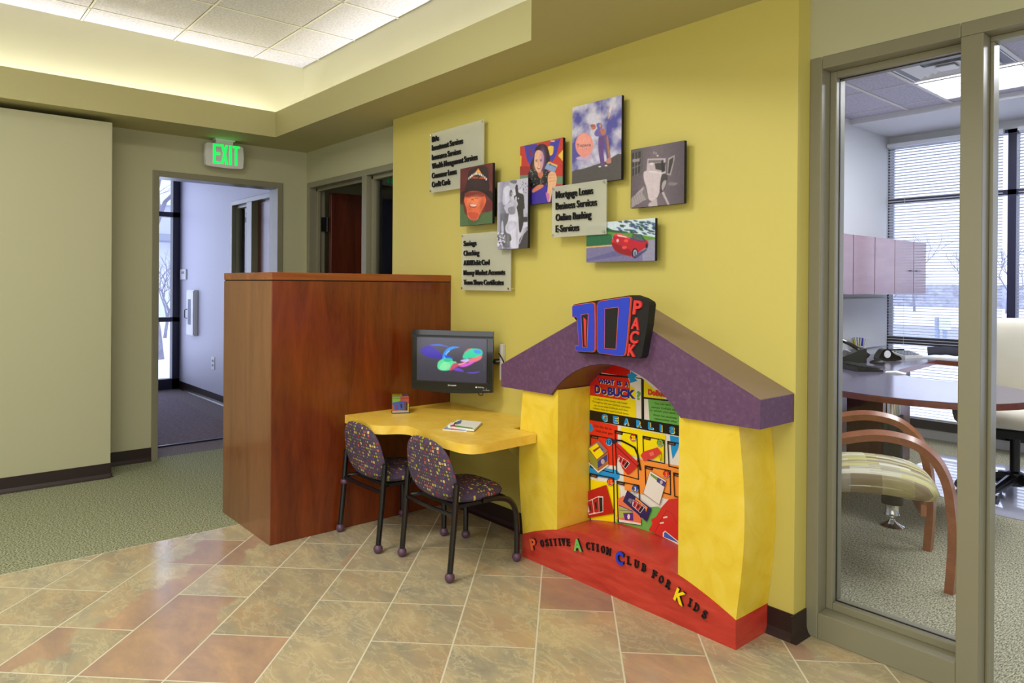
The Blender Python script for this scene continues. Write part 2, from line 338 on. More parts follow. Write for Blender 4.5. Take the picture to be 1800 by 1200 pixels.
def text_geo(s,off=0.0,res=3):
    cu=bpy.data.curves.new('t','FONT'); cu.body=s; cu.size=1; cu.offset=off; cu.resolution_u=res; cu.fill_mode='BOTH'
    o=bpy.data.objects.new('t',cu); COL.objects.link(o); bpy.context.view_layer.update()
    me=bpy.data.meshes.new_from_object(o.evaluated_get(bpy.context.evaluated_depsgraph_get()))
    vs=[(v.co.x,v.co.y) for v in me.vertices]; fs=[tuple(p.vertices) for p in me.polygons]
    bpy.data.objects.remove(o); bpy.data.curves.remove(cu); bpy.data.meshes.remove(me)
    if vs:
        x0=min(v[0] for v in vs); x1=max(v[0] for v in vs)
        vs=[((x-x0)/(x1-x0),y/.70) for x,y in vs]
    return vs,fs
def text_solid(bm,s,place,depth,off=.02):
    """place(a,b)->3d with a 0..1 along the width, b 0..1 the cap height; depth vector"""
    vs,fs=text_geo(s,off)
    A=[bm.verts.new(place(a,b)) for a,b in vs]; C=[bm.verts.new(place(a,b)+depth) for a,b in vs]
    cnt={}
    for f in fs:
        try: bm.faces.new([A[i] for i in f]); bm.faces.new([C[i] for i in f][::-1])
        except ValueError: continue
        for i in range(len(f)): 
            k=(f[i],f[(i+1)%len(f)]); cnt[k]=1
    for (i,j) in cnt:
        if (j,i) not in cnt:
            try: bm.faces.new((A[j],A[i],C[i],C[j]))
            except ValueError: pass
# ---- flat printed surfaces: coloured shapes in one mesh on a plane
class Print:
    def __init__(s,O,U,V,W,H):
        s.O,s.U,s.V=Vector(O),Vector(U).normalized(),Vector(V).normalized(); s.N=s.U.cross(s.V); s.W,s.H=W,H; s.v=[];s.f=[];s.c=[];s.k=0; s.Z=(0,0,1)
    def px(s,u,v):
        zx,zy,k=s.Z; d=ray(zx+u/k,zy+v/k); t=(s.O-CO).dot(s.N)/d.dot(s.N); q=CO+d*t-s.O; return (q.dot(s.U),q.dot(s.V))
    def clip(s,poly):
        for ax,val,sg in ((0,0,1),(0,s.W,-1),(1,0,1),(1,s.H,-1)):
            out=[]
            for i in range(len(poly)):
                a,b=poly[i],poly[(i+1)%len(poly)]; da,db=(a[ax]-val)*sg,(b[ax]-val)*sg
                if da>=0: out.append(a)
                if da*db<0:
                    t=da/(da-db); out.append((a[0]+(b[0]-a[0])*t,a[1]+(b[1]-a[1])*t))
            poly=out
            if len(poly)<3: return []
        return poly
    def ab(s,poly,c,lift=True):
        poly=s.clip(list(poly))
        if not poly: return
        if lift: s.k+=1
        b=len(s.v)
        for p in poly: s.v.append(s.O+s.U*p[0]+s.V*p[1]+s.N*(s.k*4e-5))
        for t in tessellate_polygon([[Vector((p[0],p[1],0)) for p in poly]]): s.f.append([b+i for i in t]); s.c.append([c(poly[i]) if callable(c) else c for i in t])
    def poly(s,pts,c): s.ab([s.px(*p) for p in pts],c)
    def sm(s,pts,c): s.poly([(p.x,p.y) for p in smoothpts([Vector((a,b)) for a,b in pts],4,True)],c)
    def ell(s,cx,cy,rx,ry,c,rot=0,n=22):
        r=math.radians(rot); s.poly([(cx+rx*math.cos(t)*math.cos(r)-ry*math.sin(t)*math.sin(r),cy+rx*math.cos(t)*math.sin(r)+ry*math.sin(t)*math.cos(r)) for t in [2*PI*i/n for i in range(n)]],c)
    def line(s,pts,w,c):
        for i in range(len(pts)-1):
            a,b=Vector(pts[i]),Vector(pts[i+1]); d=(b-a)
            if d.length<1e-6: continue
            n=Vector((-d.y,d.x)).normalized()*w/2; e=d.normalized()*w*.35
            s.poly([tuple(a-e+n),tuple(b+e+n),tuple(b+e-n),tuple(a-e-n)],c)
    def bg(s,c): s.ab([(0,0),(s.W,0),(s.W,s.H),(0,s.H)],c)
    def grid(s,fn,nx=16,ny=16):
        s.k+=1; b=len(s.v)
        for j in range(ny+1):
            for i in range(nx+1): s.v.append(s.O+s.U*(s.W*i/nx)+s.V*(s.H*j/ny)+s.N*(s.k*4e-5))
        for j in range(ny):
            for i in range(nx):
                q=[(i,j),(i+1,j),(i+1,j+1),(i,j+1)]; s.f.append([b+y*(nx+1)+x for x,y in q]); s.c.append([fn(x/nx,y/ny) for x,y in q])
    def text(s,t,bl,br,tl,c,off=.02):
        A,Bq,T=[Vector(s.px(*p)) for p in (bl,br,tl)]; vs,fs=text_geo(t,off); s.k+=1; b=len(s.v)
        for x,y in vs:
            q=A+(Bq-A)*x+(T-A)*y; s.v.append(s.O+s.U*q.x+s.V*q.y+s.N*(s.k*4e-5))
        for f in fs: s.f.append([b+i for i in f]); s.c.append([c]*len(f))
    def build(s,name,mat,parent=None):
        me=bpy.data.meshes.new(name); me.from_pydata([tuple(v) for v in s.v],[],s.f); ca=me.color_attributes.new(name='Col',type='FLOAT_COLOR',domain='CORNER'); i=0
        for f in s.c:
            for c in f: ca.data[i].color=c; i+=1
        return obj(name,me,mat,parent)
import numpy as np
class Raster(Print):
    """a photographic print: shapes are painted into a fine grid of vertex colours with soft edges"""
    def __init__(s,O,U,V,W,H,cell=.0011):
        super().__init__(O,U,V,W,H); s.nx,s.ny=int(W/cell),int(H/cell); s.im=np.zeros((s.ny+1,s.nx+1,3)); s.gx,s.gy=np.meshgrid(np.linspace(0,W,s.nx+1),np.linspace(0,H,s.ny+1))
    def mask(s,poly):
        m=np.zeros(s.gx.shape,bool); n=len(poly)
        for i in range(n):
            (x1,y1),(x2,y2)=poly[i],poly[(i+1)%n]
            if y1==y2: continue
            c=((y1>s.gy)!=(y2>s.gy)); xi=(x2-x1)*(s.gy-y1)/(y2-y1)+x1; m^=c&(s.gx<xi)
        return m
    def ab(s,poly,c,lift=True):
        m=s.mask(list(poly)); s.im[m]=(c if not callable(c) else c(poly[0]))[:3]
    def grid(s,fn,nx=0,ny=0):
        for j in range(s.ny+1):
            for i in range(s.nx+1): s.im[j,i]=fn(i/s.nx,j/s.ny)[:3]
    def glow(s,u,v,ru,rv,c,a=.6):
        q=s.px(u,v); q2=s.px(u+ru,v); q3=s.px(u,v+rv); rx=abs(q2[0]-q[0]); ry=abs(q3[1]-q[1])
        w=a*np.exp(-(((s.gx-q[0])/rx)**2+((s.gy-q[1])/ry)**2)); s.im=s.im*(1-w[...,None])+np.array(c[:3])*w[...,None]
    def text(s,t,bl,br,tl,c,off=.02):
        A,Bq,T=[Vector(s.px(*p)) for p in (bl,br,tl)]; vs,fs=text_geo(t,off); P_=[A+(Bq-A)*x+(T-A)*y for x,y in vs]
        for f in fs: s.ab([(P_[i].x,P_[i].y) for i in f],c)
    def blur(s,n=1):
        for _ in range(n):
            p=np.pad(s.im,((1,1),(1,1),(0,0)),'edge'); s.im=(p[1:-1,1:-1]*4+p[:-2,1:-1]*2+p[2:,1:-1]*2+p[1:-1,:-2]*2+p[1:-1,2:]*2+p[:-2,:-2]+p[2:,2:]+p[:-2,2:]+p[2:,:-2])/16
    def build(s,name,mat,parent=None,grain=.045,soft=3):
        s.blur(soft); r=np.random.RandomState(3); k=6; h,w_=s.im.shape[:2]; g=r.randn(h//k+3,w_//k+3)
        yy=np.arange(h)/k; xx=np.arange(w_)/k; y0=yy.astype(int); x0=xx.astype(int); fy=(yy-y0)[:,None]; fx=(xx-x0)[None]
        gg=g[y0][:,x0]*(1-fy)*(1-fx)+g[y0+1][:,x0]*fy*(1-fx)+g[y0][:,x0+1]*(1-fy)*fx+g[y0+1][:,x0+1]*fy*fx
        s.im=np.clip(s.im*(1+grain*gg[...,None]),0,1); n=(s.nx+1)*(s.ny+1)
        co=np.array(s.O)[None,None]+s.gx[...,None]*np.array(s.U)+s.gy[...,None]*np.array(s.V)+np.array(s.N)*.0003
        a=(np.arange(s.ny)[:,None]*(s.nx+1)+np.arange(s.nx)[None]).reshape(-1); fc=np.stack([a,a+1,a+s.nx+2,a+s.nx+1],1)
        me=bpy.data.meshes.new(name); me.from_pydata(co.reshape(-1,3).tolist(),[],fc.tolist()); ca=me.color_attributes.new(name='Col',type='FLOAT_COLOR',domain='POINT')
        ca.data.foreach_set('color',np.concatenate([s.im.reshape(-1,3),np.ones((n,1))],1).astype(np.float32).reshape(-1)); return obj(name,me,mat,parent)
def wallprint(y1,y0,z0,z1,x): return Print((x,y1,z0),(0,-1,0),(0,0,1),y1-y0,z1-z0)   # faces -X; a runs toward the camera
def lerp(a,b,t): t=max(0,min(1,t)); return tuple(a[i]+(b[i]-a[i])*t for i in range(4))
# ================================================================== SETTING
YW,GX,BY,SOF,TOP=2.545,2.64,5.75,2.44,3.155
CARP=3.937
# --- floor: 45-degree slate tiles in grout, carpets beyond
struct('floor',prz(B(),[(-3.6,-3),(2.70,-3),(2.70,CARP),(-3.6,CARP)],-.06,-.0005),'grout')
PJ=lambda j:2.597+.318*j
QK=lambda k:.093+.3065*k
MISS={-4:1,-3:0,-2:1,-1:0,0:1,1:2,2:0,3:1,4:0,5:1,6:2,7:0}
pr=Print((0,0,0),(1,0,0),(0,1,0),9,9)
def clip_floor(poly):
    for ax,val,sg in ((0,-3.5,1),(0,2.64,-1),(1,-3,1),(1,CARP-.006,-1)):
        out=[]
        for i in range(len(poly)):
            a,b=poly[i],poly[(i+1)%len(poly)]; da,db=(a[ax]-val)*sg,(b[ax]-val)*sg
            if da>=0: out.append(a)
            if da*db<0: t=da/(da-db); out.append((a[0]+(b[0]-a[0])*t,a[1]+(b[1]-a[1])*t))
        poly=out
        if len(poly)<3: return []
    return poly
bm=B(); cl=bm.loops.layers.float_color.new('Col'); tuv=bm.loops.layers.uv.new('UVMap'); R2=2**.5; rt=random.Random(5)
TINT={(4,-1):(.80,1),(5,-1):(.42,1),(6,-1):(.95,0),(3,-1):(.98,0),(-1,1):(.9,0),(5,0):(.50,0),(-2,-1):(.9,0),(4,2):(.4,1),(5,2):(.62,0),(-3,-2):(.7,0),(-4,0):(.3,1)}
for k in range(-16,22):
    ms=MISS.get(k,(k*2)%3)
    for j in range(-24,16):
        if j%3==ms: continue
        j2=j+1
        if j2%3==ms: j2+=1
        g=.0032
        p0,p1,q0,q1=PJ(j)+g,PJ(j2)-g,QK(k)+g,QK(k+1)-g
        poly=clip_floor([((p-q)/R2,(p+q)/R2) for p,q in ((p0,q0),(p1,q0),(p1,q1),(p0,q1))])
        if not poly: continue
        rr_=rt.random(); aa,fl=TINT.get((k,j),(rr_**6*.5,int(rt.random()*2))); tint=(aa,rt.random(),rt.random(),1)
        f=bm.faces.new([bm.verts.new((x,y,0)) for x,y in poly])
        for lp in f.loops:
            lp[cl]=tint; x,y=lp.vert.co.x,lp.vert.co.y; tv_=((y-x)/R2-q0)/(q1-q0); lp[tuv].uv=(((x+y)/R2-p0)/(p1-p0),1-tv_ if fl else tv_)
for f in bm.faces:
    f.normal_update()
    if f.normal.z<0: f.normal_flip()
me=bpy.data.meshes.new('floor'); bm.to_mesh(me); bm.free(); struct('floor',me,'tile')
struct('floor',prz(B(),[(-3.6,CARP),(2.64,CARP),(2.64,BY+.07),(-3.6,BY+.07)],-.06,.001),'carpet')
struct('floor',prz(B(),[(-1.5,BY+.07),(2.72,BY+.07),(2.72,9.6),(-1.5,9.6)],-.06,.0),'carpet_hall')
struct('floor',prz(B(),[(2.70,-3),(7.0,-3),(7.0,2.78),(2.70,2.78)],-.06,.001),'carpet_office')
struct('floor',prz(B(),[(2.64,2.78),(6.0,2.78),(6.0,9.6),(2.72,9.6),(2.72,BY),(2.64,BY)],-.06,.0),'carpet_hall')
# --- walls
struct('wall_right',bx(YW,2.76,1.32,4.19,0,2.50),'yellow_wall')
bm=B(); box(bm,2.64,2.76,5.68,BY+.15,0,2.16); box(bm,2.64,2.76,4.19,4.30,0,2.16); box(bm,2.64,2.76,4.19,BY+.15,2.16,2.5); struct('wall_right',bm,'beige_wall')
bm=B(); box(bm,2.635,2.76,-3,1.32,2.185,2.5); box(bm,2.635,2.76,-3,-.30,0,2.185); struct('wall_right',bm,'beige_wall')
struct('wall_right',bx(2.605,2.76,-3,BY+.15,2.5,TOP+.1),'cove')
struct('wall_right',bx(2.606,2.64,1.32,4.19,2.5,2.501),'cove')
bm=B(); box(bm,-3.6,1.455,BY,BY+.15,0,2.5); box(bm,2.41,2.64,BY,BY+.15,0,2.5); box(bm,1.455,2.41,BY,BY+.15,2.15,2.5); struct('wall_back',bm,'beige_wall')
struct('wall_back',bx(-3.6,2.605,BY,BY+.15,2.5,TOP+.1),'cove')
struct('wall_left',bx(-3.6,1.10,5.43,BY,0,2.405),'beige_wall')
struct('wall_left',bx(-3.75,-3.6,-3,BY+.15,0,TOP+.1),'beige_wall')
struct('wall_front',bx(-3.75,2.76,-3.15,-3,0,TOP+.1),'beige_wall')
# --- soffit with cove trough, 42 degree corner toward the lobby, and lower ceiling
FX,FY=2.182,5.30; SY=2.405
ang=math.atan2(2.179,2.405)
P1=(FX,SY); P2=(FX-2.6*math.sin(ang),SY-2.6*math.cos(ang))
soff=[(-3.6,BY),(2.605,BY),(2.64,BY),(2.64,-3),(-3.6,-3),(-3.6,P2[1]),P2,P1,(FX,FY),(-3.6,FY)]
struct('ceiling',prz(B(),soff,SOF,SOF+.03),'soffit')
bm=B(); t=.03
def wallseg(bm,a,b,z0,z1,side):
    a,b=Vector(a),Vector(b); n=Vector((-(b-a).y,(b-a).x)).normalized()*t*side
    prz(bm,[tuple(a),tuple(b),tuple(b+n),tuple(a+n)],z0,z1)
wallseg(bm,(-3.6,FY),(FX+.03,FY),SOF+.03,2.632,1); wallseg(bm,(FX,FY-.0005),(FX,SY),SOF+.03,2.632,1); wallseg(bm,P1,P2,SOF+.03,2.632,1); wallseg(bm,P2,(-3.6,P2[1]),SOF+.03,2.632,1)
struct('trim_1',bm,'soffit')
# --- lay-in ceiling: tiles in a white grid
GX0,GY0=1.579,5.452
bm=B(); gb=B()
xs=[GX0+.61*i for i in range(-9,3)]; ys=[GY0-.61*i for i in range(-1,15)]
for i in range(len(xs)-1):
    for j in range(len(ys)-1):
        x0,x1=max(xs[i],-3.59)+.011,min(xs[i+1],2.605)-.011; y1,y0=min(ys[j],BY+.01)-.011,max(ys[j+1],-2.99)+.011
        if x1-x0>.02 and y1-y0>.02: box(bm,x0,x1,y0,y1,TOP,TOP+.01)
struct('ceiling',bm,'ceiltile')
for x in xs[1:-1]: box(gb,x-.007,x+.007,-3,BY,TOP-.003,TOP+.001)
for y in ys[1:]: box(gb,-3.6,2.605,y-.007,y+.007,TOP-.003,TOP+.001)
struct('trim_2',gb,'whitemetal')
struct('ceiling',bx(-3.7,2.7,-3.1,BY+.1,TOP+.012,TOP+.05),'dark')
# --- skirtings
def cove_base(name,a,b,n,z0=0,parent=None,mat='base'):
    """rubber base from a to b on a wall whose outward normal is n"""
    a,b,n=Vector(a),Vector(b),Vector(n); bm=B(); prof=[(0,z0),(.022,z0),(.012,z0+.012),(.006,z0+.03),(.005,z0+.10),(0,z0+.10)]
    A=[bm.verts.new((a.x+n.x*d,a.y+n.y*d,z)) for d,z in prof]; C=[bm.verts.new((b.x+n.x*d,b.y+n.y*d,z)) for d,z in prof]
    for i in range(6): bm.faces.new((A[i],A[(i+1)%6],C[(i+1)%6],C[i]))
    bm.faces.new(A); bm.faces.new(C[::-1]); return struct(name,bm,mat)
cove_base('baseboard_left',(-3.6,5.43),(1.10,5.43),(0,-1)); cove_base('baseboard_left',(1.10,5.43),(1.10,5.75),(1,0))
cove_base('baseboard_back',(1.12,BY),(1.433,BY),(0,-1)); cove_base('baseboard_back',(2.435,BY),(2.64,BY),(0,-1))
cove_base('baseboard_right',(YW,2.60),(YW,3.51),(-1,0)); cove_base('baseboard_right',(YW,1.425),(YW,1.32),(-1,0)); cove_base('baseboard_right',(YW-.022,1.32),(2.64,1.32),(0,-1))
# --- cased opening in the back wall
def frame_parts(bm,axis,wall0,wall1,a0,a1,z1,fw=.045,proud=.012,z0=0,foot=False):
    """hollow metal frame around an opening; axis='x': wall runs along x with faces at y=wall0 (near) and wall1"""
    def bb(p0,p1,q0,q1,zz0,zz1):
        if axis=='x': box(bm,p0,p1,q0,q1,zz0,zz1,.003)
        else: box(bm,q0,q1,p0,p1,zz0,zz1,.003)
    n0,n1=wall0-proud,wall1+proud
    bb(a0-fw,a0,n0,n1,z0,z1+fw); bb(a1,a1+fw,n0,n1,z0,z1+fw); bb(a0,a1,n0,n1,z1,z1+fw)
    if foot: bb(a0,a1,n0,n1,z0,z0+foot)
    return bb
bm=B(); frame_parts(bm,'x',BY,BY+.15,1.478,2.385,2.115); struct('door_1',bm,'olive')
# --- door unit in the beige wall: door opening and sidelight
bm=B(); bb=frame_parts(bm,'y',2.64,2.76,4.10,5.665,2.13); bb(4.70,4.77,2.628,2.772,0,2.13)
bb(5.64,5.665,2.69,2.72,0,2.13); bb(4.77,4.79,2.69,2.72,0,2.13); bb(4.77,5.665,2.69,2.72,2.105,2.13)
bb(4.675,4.70,2.67,2.73,0,2.13); bb(4.30,4.70,2.67,2.73,2.10,2.13); bb(4.30,4.70,2.66,2.74,0,.10)
d2=struct('door_2',bm,'olive')
struct('glass',bx(2.697,2.703,4.10,4.68,.1,2.11),'glass',d2)
lf=obj('door_leaf',bx(2.79,3.62,5.585,5.63,.01,2.10,.003),'doorwood',d2)
for z in (1.83,1.1,.25):
    hb=B(); box(hb,2.735,2.80,5.632,5.66,z-.06,z+.06); tube(hb,[(2.775,5.625,z-.062),(2.775,5.625,z+.062)],.009); obj('hinge',hb,'black',d2)
# rooms behind (dark side room)
struct('wall_side_room',bx(2.76,6.0,2.78,2.84,0,2.7),'beige_wall'); struct('wall_side_room',bx(5.94,6.0,2.84,9.6,0,2.7),'beige_wall')
struct('wall_side_room',bx(2.76,5.94,5.9,5.96,0,2.7),'beige_wall'); struct('ceiling',bx(2.76,6.0,2.78,9.6,2.7,2.75),'cream_wall')
# --- office glazing beside the door opening
bm=B()
def bb(p0,p1,q0,q1,zz0,zz1): box(bm,q0,q1,p0,p1,zz0,zz1,.003)
bb(1.273,1.320,2.634,2.78,0,2.194); bb(.811,1.273,2.634,2.78,0,.097); bb(.746,.811,2.634,2.78,0,2.147); bb(.811,1.273,2.634,2.78,2.147,2.194)
bb(-.30,.811,2.634,2.78,2.1471,2.194); bb(-.36,-.30,2.634,2.78,0,2.194)
for a0,a1,z0,z1 in ((1.248,1.273,.097,2.147),(.811,.82,.097,2.147),(.82,1.248,2.122,2.147),(.82,1.248,.097,.125)):
    bb(a0,a1,2.70,2.774,z0,z1)
bb(.735,.746,2.70,2.76,0,2.13); bb(-.3,.746,2.70,2.76,2.13,2.147)
w1=struct('window_1',bm,'olive')
struct('glass',bx(2.734,2.740,.82,1.248,.125,2.122),'glass',w1)
gk=B(); 
for a0,a1,z0,z1 in ((1.2455,1.2485,.125,2.122),(.8195,.8225,.125,2.122),(.82,1.248,2.119,2.122),(.82,1.248,.125,.128)): box(gk,2.728,2.734,a0,a1,z0,z1)
obj('gasket',gk,'black',w1)
# --- office shell
OXW,OYL=6.90,2.70
struct('wall_office_left',bx(2.76,7.05,OYL,2.78,0,2.9),'cream_wall')
bm=B(); box(bm,OXW,7.05,-3,OYL,2.63,2.9); box(bm,OXW,7.05,-3,OYL,-.05,.08); struct('wall_office_window',bm,'cream_wall')
struct('wall_office_right',bx(2.76,7.05,-3.1,-3,0,2.9),'cream_wall')
struct('wall_office_front',bx(2.772,2.785,1.33,OYL,0,2.9),'cream_wall')
# window framing: dark mullions
bm=B()
for y in (2.70,1.74,.78,-.18,-1.14,-2.1,-2.97): box(bm,OXW-.01,OXW+.09,y-(.012 if y>2.6 else .03),y+.03,.08,2.63)
for z0,z1 in ((.08,.16),(.815,.885),(2.095,2.137),(2.60,2.63)): box(bm,OXW-.01,OXW+.09,-3,2.7,z0,z1)
w2=struct('window_2',bm,'dark'); struct('pane',bx(OXW+.03,OXW+.038,-3,2.7,.1,2.62),'winglass',w2)
# office ceiling: 2x4 grid with a plain gypsum band along the window
bm=B(); gb=B(); ox=[3.49+.61*k for k in range(-2,6)]; 
oy=[2.24-.31*k for k in range(-2,18)]
struct('ceiling',bx(2.76,6.10,-3,2.70,2.745,2.78),'ceiltile')
for x in (3.49,4.09,4.70,5.31,5.90): box(gb,x-.004,x+.004,-3,2.7,2.741,2.746)
for y in (2.24,1.93,1.295,.66,.03,-.6,-1.2): box(gb,2.77,6.10,y-.012,y+.012,2.738,2.746)
struct('trim_3',gb,'whitemetal')
struct('ceiling',bx(6.10,7.0,-3,2.70,2.70,2.78),'cream_wall')
# --- hall beyond the cased opening
HX,HY=2.68,9.50
bm=B(); box(bm,HX,HX+.12,BY+.15,6.04,0,2.76); box(bm,HX,HX+.12,7.66,HY+.1,0,2.76); box(bm,HX,HX+.12,6.04,7.66,2.17,2.76); struct('wall_hall_right',bm,'hall_wall')
struct('wall_hall_left',bx(-1.5,-1.4,BY+.15,HY+.1,0,2.76),'hall_wall'); struct('ceiling',bx(-1.5,HX+.1,BY+.15,HY+.1,2.76,2.8),'hall_wall')
struct('wall_hall_window',bx(-1.4,.5,HY,HY+.1,0,2.76),'hall_wall')
cove_base('baseboard_hall',(HX,7.66),(HX,HY),(-1,0))
bm=B()
for x in (2.64,1.55,.54): box(bm,x-.045,x+.04,HY-.04,HY+.07,0,2.76)
for z0,z1 in ((0,.13),(.84,.895),(2.14,2.20),(2.70,2.76)): box(bm,.5,HX,HY-.04,HY+.07,z0,z1)
w3=struct('window_3',bm,'dark'); struct('pane',bx(.5,2.6,HY+.01,HY+.018,.1,2.72),'winglass',w3)
bm=B(); bb=frame_parts(bm,'y',HX,HX+.12,6.08,7.61,2.14); bb(7.06,7.197,HX-.012,HX+.132,0,2.14); bb(7.197,7.225,HX+.03,HX+.09,0,2.14); bb(7.585,7.61,HX+.03,HX+.09,0,2.14); bb(7.2,7.6,HX+.03,HX+.09,2.11,2.14)
d3=struct('door_3',bm,'olive'); struct('glass',bx(HX+.057,HX+.063,7.2,7.6,0.02,2.13),'glass',d3); obj('door_leaf',bx(HX+.05,HX+.09,6.09,7.05,.01,2.13),'doorwood',d3)
# entrance mat
mt=obj('walk_off_mat',prz(B(),[(.9,6.19),(2.36,6.19),(2.36,7.6),(2.44,9.0),(.9,9.0)],.0,.010),'mat'); 
tag(mt,'grey ribbed walk-off mat lying on the hall floor beyond the cased opening','mat')
bm=bx(.9,2.36,6.165,6.19,0,.012); obj('edge_strip',bm,'dark',mt)
# --- outdoors
struct('ground',prz(B(),[(7.2,-40),(90,-40),(90,60),(-40,60),(-40,9.7),(7.2,9.7)],-.3,-.12),'snow')
# ================================================================== LOBBY THINGS
# --- cherry partition cabinet
cab=thing('partition_cabinet',(1.988,3.855,0),'tall cherry veneer partition box standing between carpet and tile, beside the yellow wall','partition')
obj('body',bx(1.432,YW-.001,3.511,4.20,0,1.338,.002),'cherry',cab)
obj('core_reveal',bx(1.436,YW-.003,3.515,4.196,1.338,1.343),'matteblack',cab)
obj('top_panel',bx(1.430,YW-.001,3.509,4.202,1.343,1.382,.002),'cherry_top',cab)
obj('end_panel',bx(1.4295,1.4325,3.5125,4.198,.001,1.337),'cherry_side',cab)
# --- yellow counter
fr=[(1.84,3.508),(1.832,3.33),(1.812,3.19),(1.825,3.145),(1.855,3.112),(1.905,3.082),(1.938,3.04),(1.940,2.98),(1.922,2.89),(1.909,2.75),(1.907,2.62),(1.912,2.555),(1.935,2.508),(1.985,2.489),(2.06,2.488)]
top=[(p.x,p.y) for p in smoothpts([Vector(p) for p in fr],5)]+[(2.317,2.497),(2.319,2.665),(YW-.001,2.665),(YW-.001,3.508)]
desk=thing('laminate_counter',(2.2,3.0,.57),'yellow wavy-edged laminate counter fixed between cherry partition and playhouse','counter')
obj('countertop',prz(B(),top,.572,.615),'deskyellow',desk)
bm=B()
for y in (2.75,3.30): bm=B(); prism(bm,[(YW-.002,.571),(2.25,.571),(YW-.002,.35)],lambda p,y=y:Vector((p[0],y-.01,p[1])),lambda p,y=y:Vector((p[0],y+.01,p[1]))); obj('support_bracket',bm,'yellow_wall',desk)
# --- upholstery pad builder
def pad(place,hw,hh,th,ex=2.4,dome=.02,seg=36,name='pad',mat='confetti',parent=None,usc=1,edge=None):
    bm=B(); uv=bm.loops.layers.uv.new('UVMap'); rr=[0,.3,.55,.75,.88,.96,1.0]
    def ring(r,side):
        out=[]
        for k in range(seg):
            t=2*PI*k/seg; c,s_=math.cos(t),math.sin(t)
            R=1/((abs(c)**ex+abs(s_)**ex)**(1/ex)); u,v=r*R*c*hw,r*R*s_*hh
            w_=side*(th/2*(1-r**8)**.5+dome*(1-r*r)*(1 if side>0 else 0)); out.append((u,v,w_))
        return out
    rings=[]
    for r in rr[1:]: rings.append(ring(r,1))
    for r in rr[-2:0:-1]: rings.append(ring(r,-1))
    V=[[(bm.verts.new(place(*c)),c) for c in R] for R in rings]
    top_=(bm.verts.new(place(0,0,th/2+dome)),(0,0)); bot=(bm.verts.new(place(0,0,-th/2)),(0,0))
    def face(L_):
        f=bm.faces.new([x[0] for x in L_])
        for lp,x in zip(f.loops,L_): lp[uv].uv=(x[1][1]*usc+.5,x[1][0]*usc+.5) if mat=='guest' else (x[1][0]*usc+.5,x[1][1]*usc+.5)
    for i in range(len(V)-1):
        for k in range(seg): face([V[i][k],V[i][(k+1)%seg],V[i+1][(k+1)%seg],V[i+1][k]])
    for k in range(seg): face([top_,V[0][(k+1)%seg],V[0][k]]); face([bot,V[-1][k],V[-1][(k+1)%seg]])
    return obj(name,bm,mat,parent,smooth=60)
# --- kids' chairs
def chair():
    t=local(thing('childs_chair',(0,0,0),'x','chair','confetti chairs'))
    pad(lambda u,v,w:Vector((.215+v,u,.338+w)),.178,.165,.045,ex=3.2,dome=.022,name='seat',parent=t)
    obj('seat_pan',prz(B(),[(.07,-.15),(.35,-.165),(.35,.165),(.07,.15)],.300,.316),'matteblack',t)
    pad(lambda u,v,w:Vector((.014-.20*v+.4*u*u+w,u*(1.0-.10*max(v,0)/.14+.04*(v<0)),.474+v)),.190,.144,.034,ex=2.7,dome=.0,name='backrest',parent=t)
    for s in (-1,1):
        lg=obj('leg',tube(B(),[(0,s*.198,.03),(.018,s*.199,.22),(.034,s*.200,.43)],.0135,seg=10),'chairmetal',t)
        cap=B(); lathe(cap,[(.001,.004),(.0135,.004),(.0135,0),(.001,0)],(.034,s*.200,.43),10); obj('end_cap',cap,'black',lg)
        bl=B(); bmesh.ops.create_uvsphere(bl,u_segments=16,v_segments=10,radius=.023); 
        for v in bl.verts: v.co=Vector((v.co.x,v.co.y+s*.198,max(v.co.z,-.021)+.0215))
        obj('glide_ball',bl,'purpleball',lg,60)
        fp=smoothpts([(.20,s*.175,.322),(.28,s*.19,.320),(.345,s*.20,.300),(.382,s*.203,.245),(.392,s*.203,.15),(.392,s*.203,.03)],4)
        lg=obj('leg',tube(B(),fp,.0135,seg=10),'chairmetal',t,60)
        bl=B(); bmesh.ops.create_uvsphere(bl,u_segments=16,v_segments=10,radius=.023)
        for v in bl.verts: v.co=Vector((v.co.x+.392,v.co.y+s*.203,max(v.co.z,-.021)+.0215))
        obj('glide_ball',bl,'purpleball',lg,60)
    obj('cross_bar',tube(B(),[(.024,-.199,.29),(.026,0,.285),(.024,.199,.29)],.010,seg=10),'chairmetal',t)
    obj('cross_bar',tube(B(),[(.03,-.17,.305),(.09,-.14,.308),(.2,-.14,.31)],.010,seg=8),'chairmetal',t)
    obj('cross_bar',tube(B(),[(.03,.17,.305),(.09,.14,.308),(.2,.14,.31)],.010,seg=8),'chairmetal',t)
    return t
ch=chair(); ch.location=(1.868,2.770,0); ch['label']='purple confetti-patterned child chair at the counter, nearer the playhouse'
ch2=dup(ch,(1.800,3.277,0),0,'purple confetti-patterned child chair at the counter, beside the cherry partition')
INV[ch2.name]=Matrix.Translation(Vector((1.800,3.277,0)))
rg=B(); lathe(rg,[(.0140,-.012),(.019,-.010),(.021,0),(.019,.010),(.0140,.012)],(1.823,3.476,.266),16); obj('stacking_collar',rg,'purpleball',ch2,60)
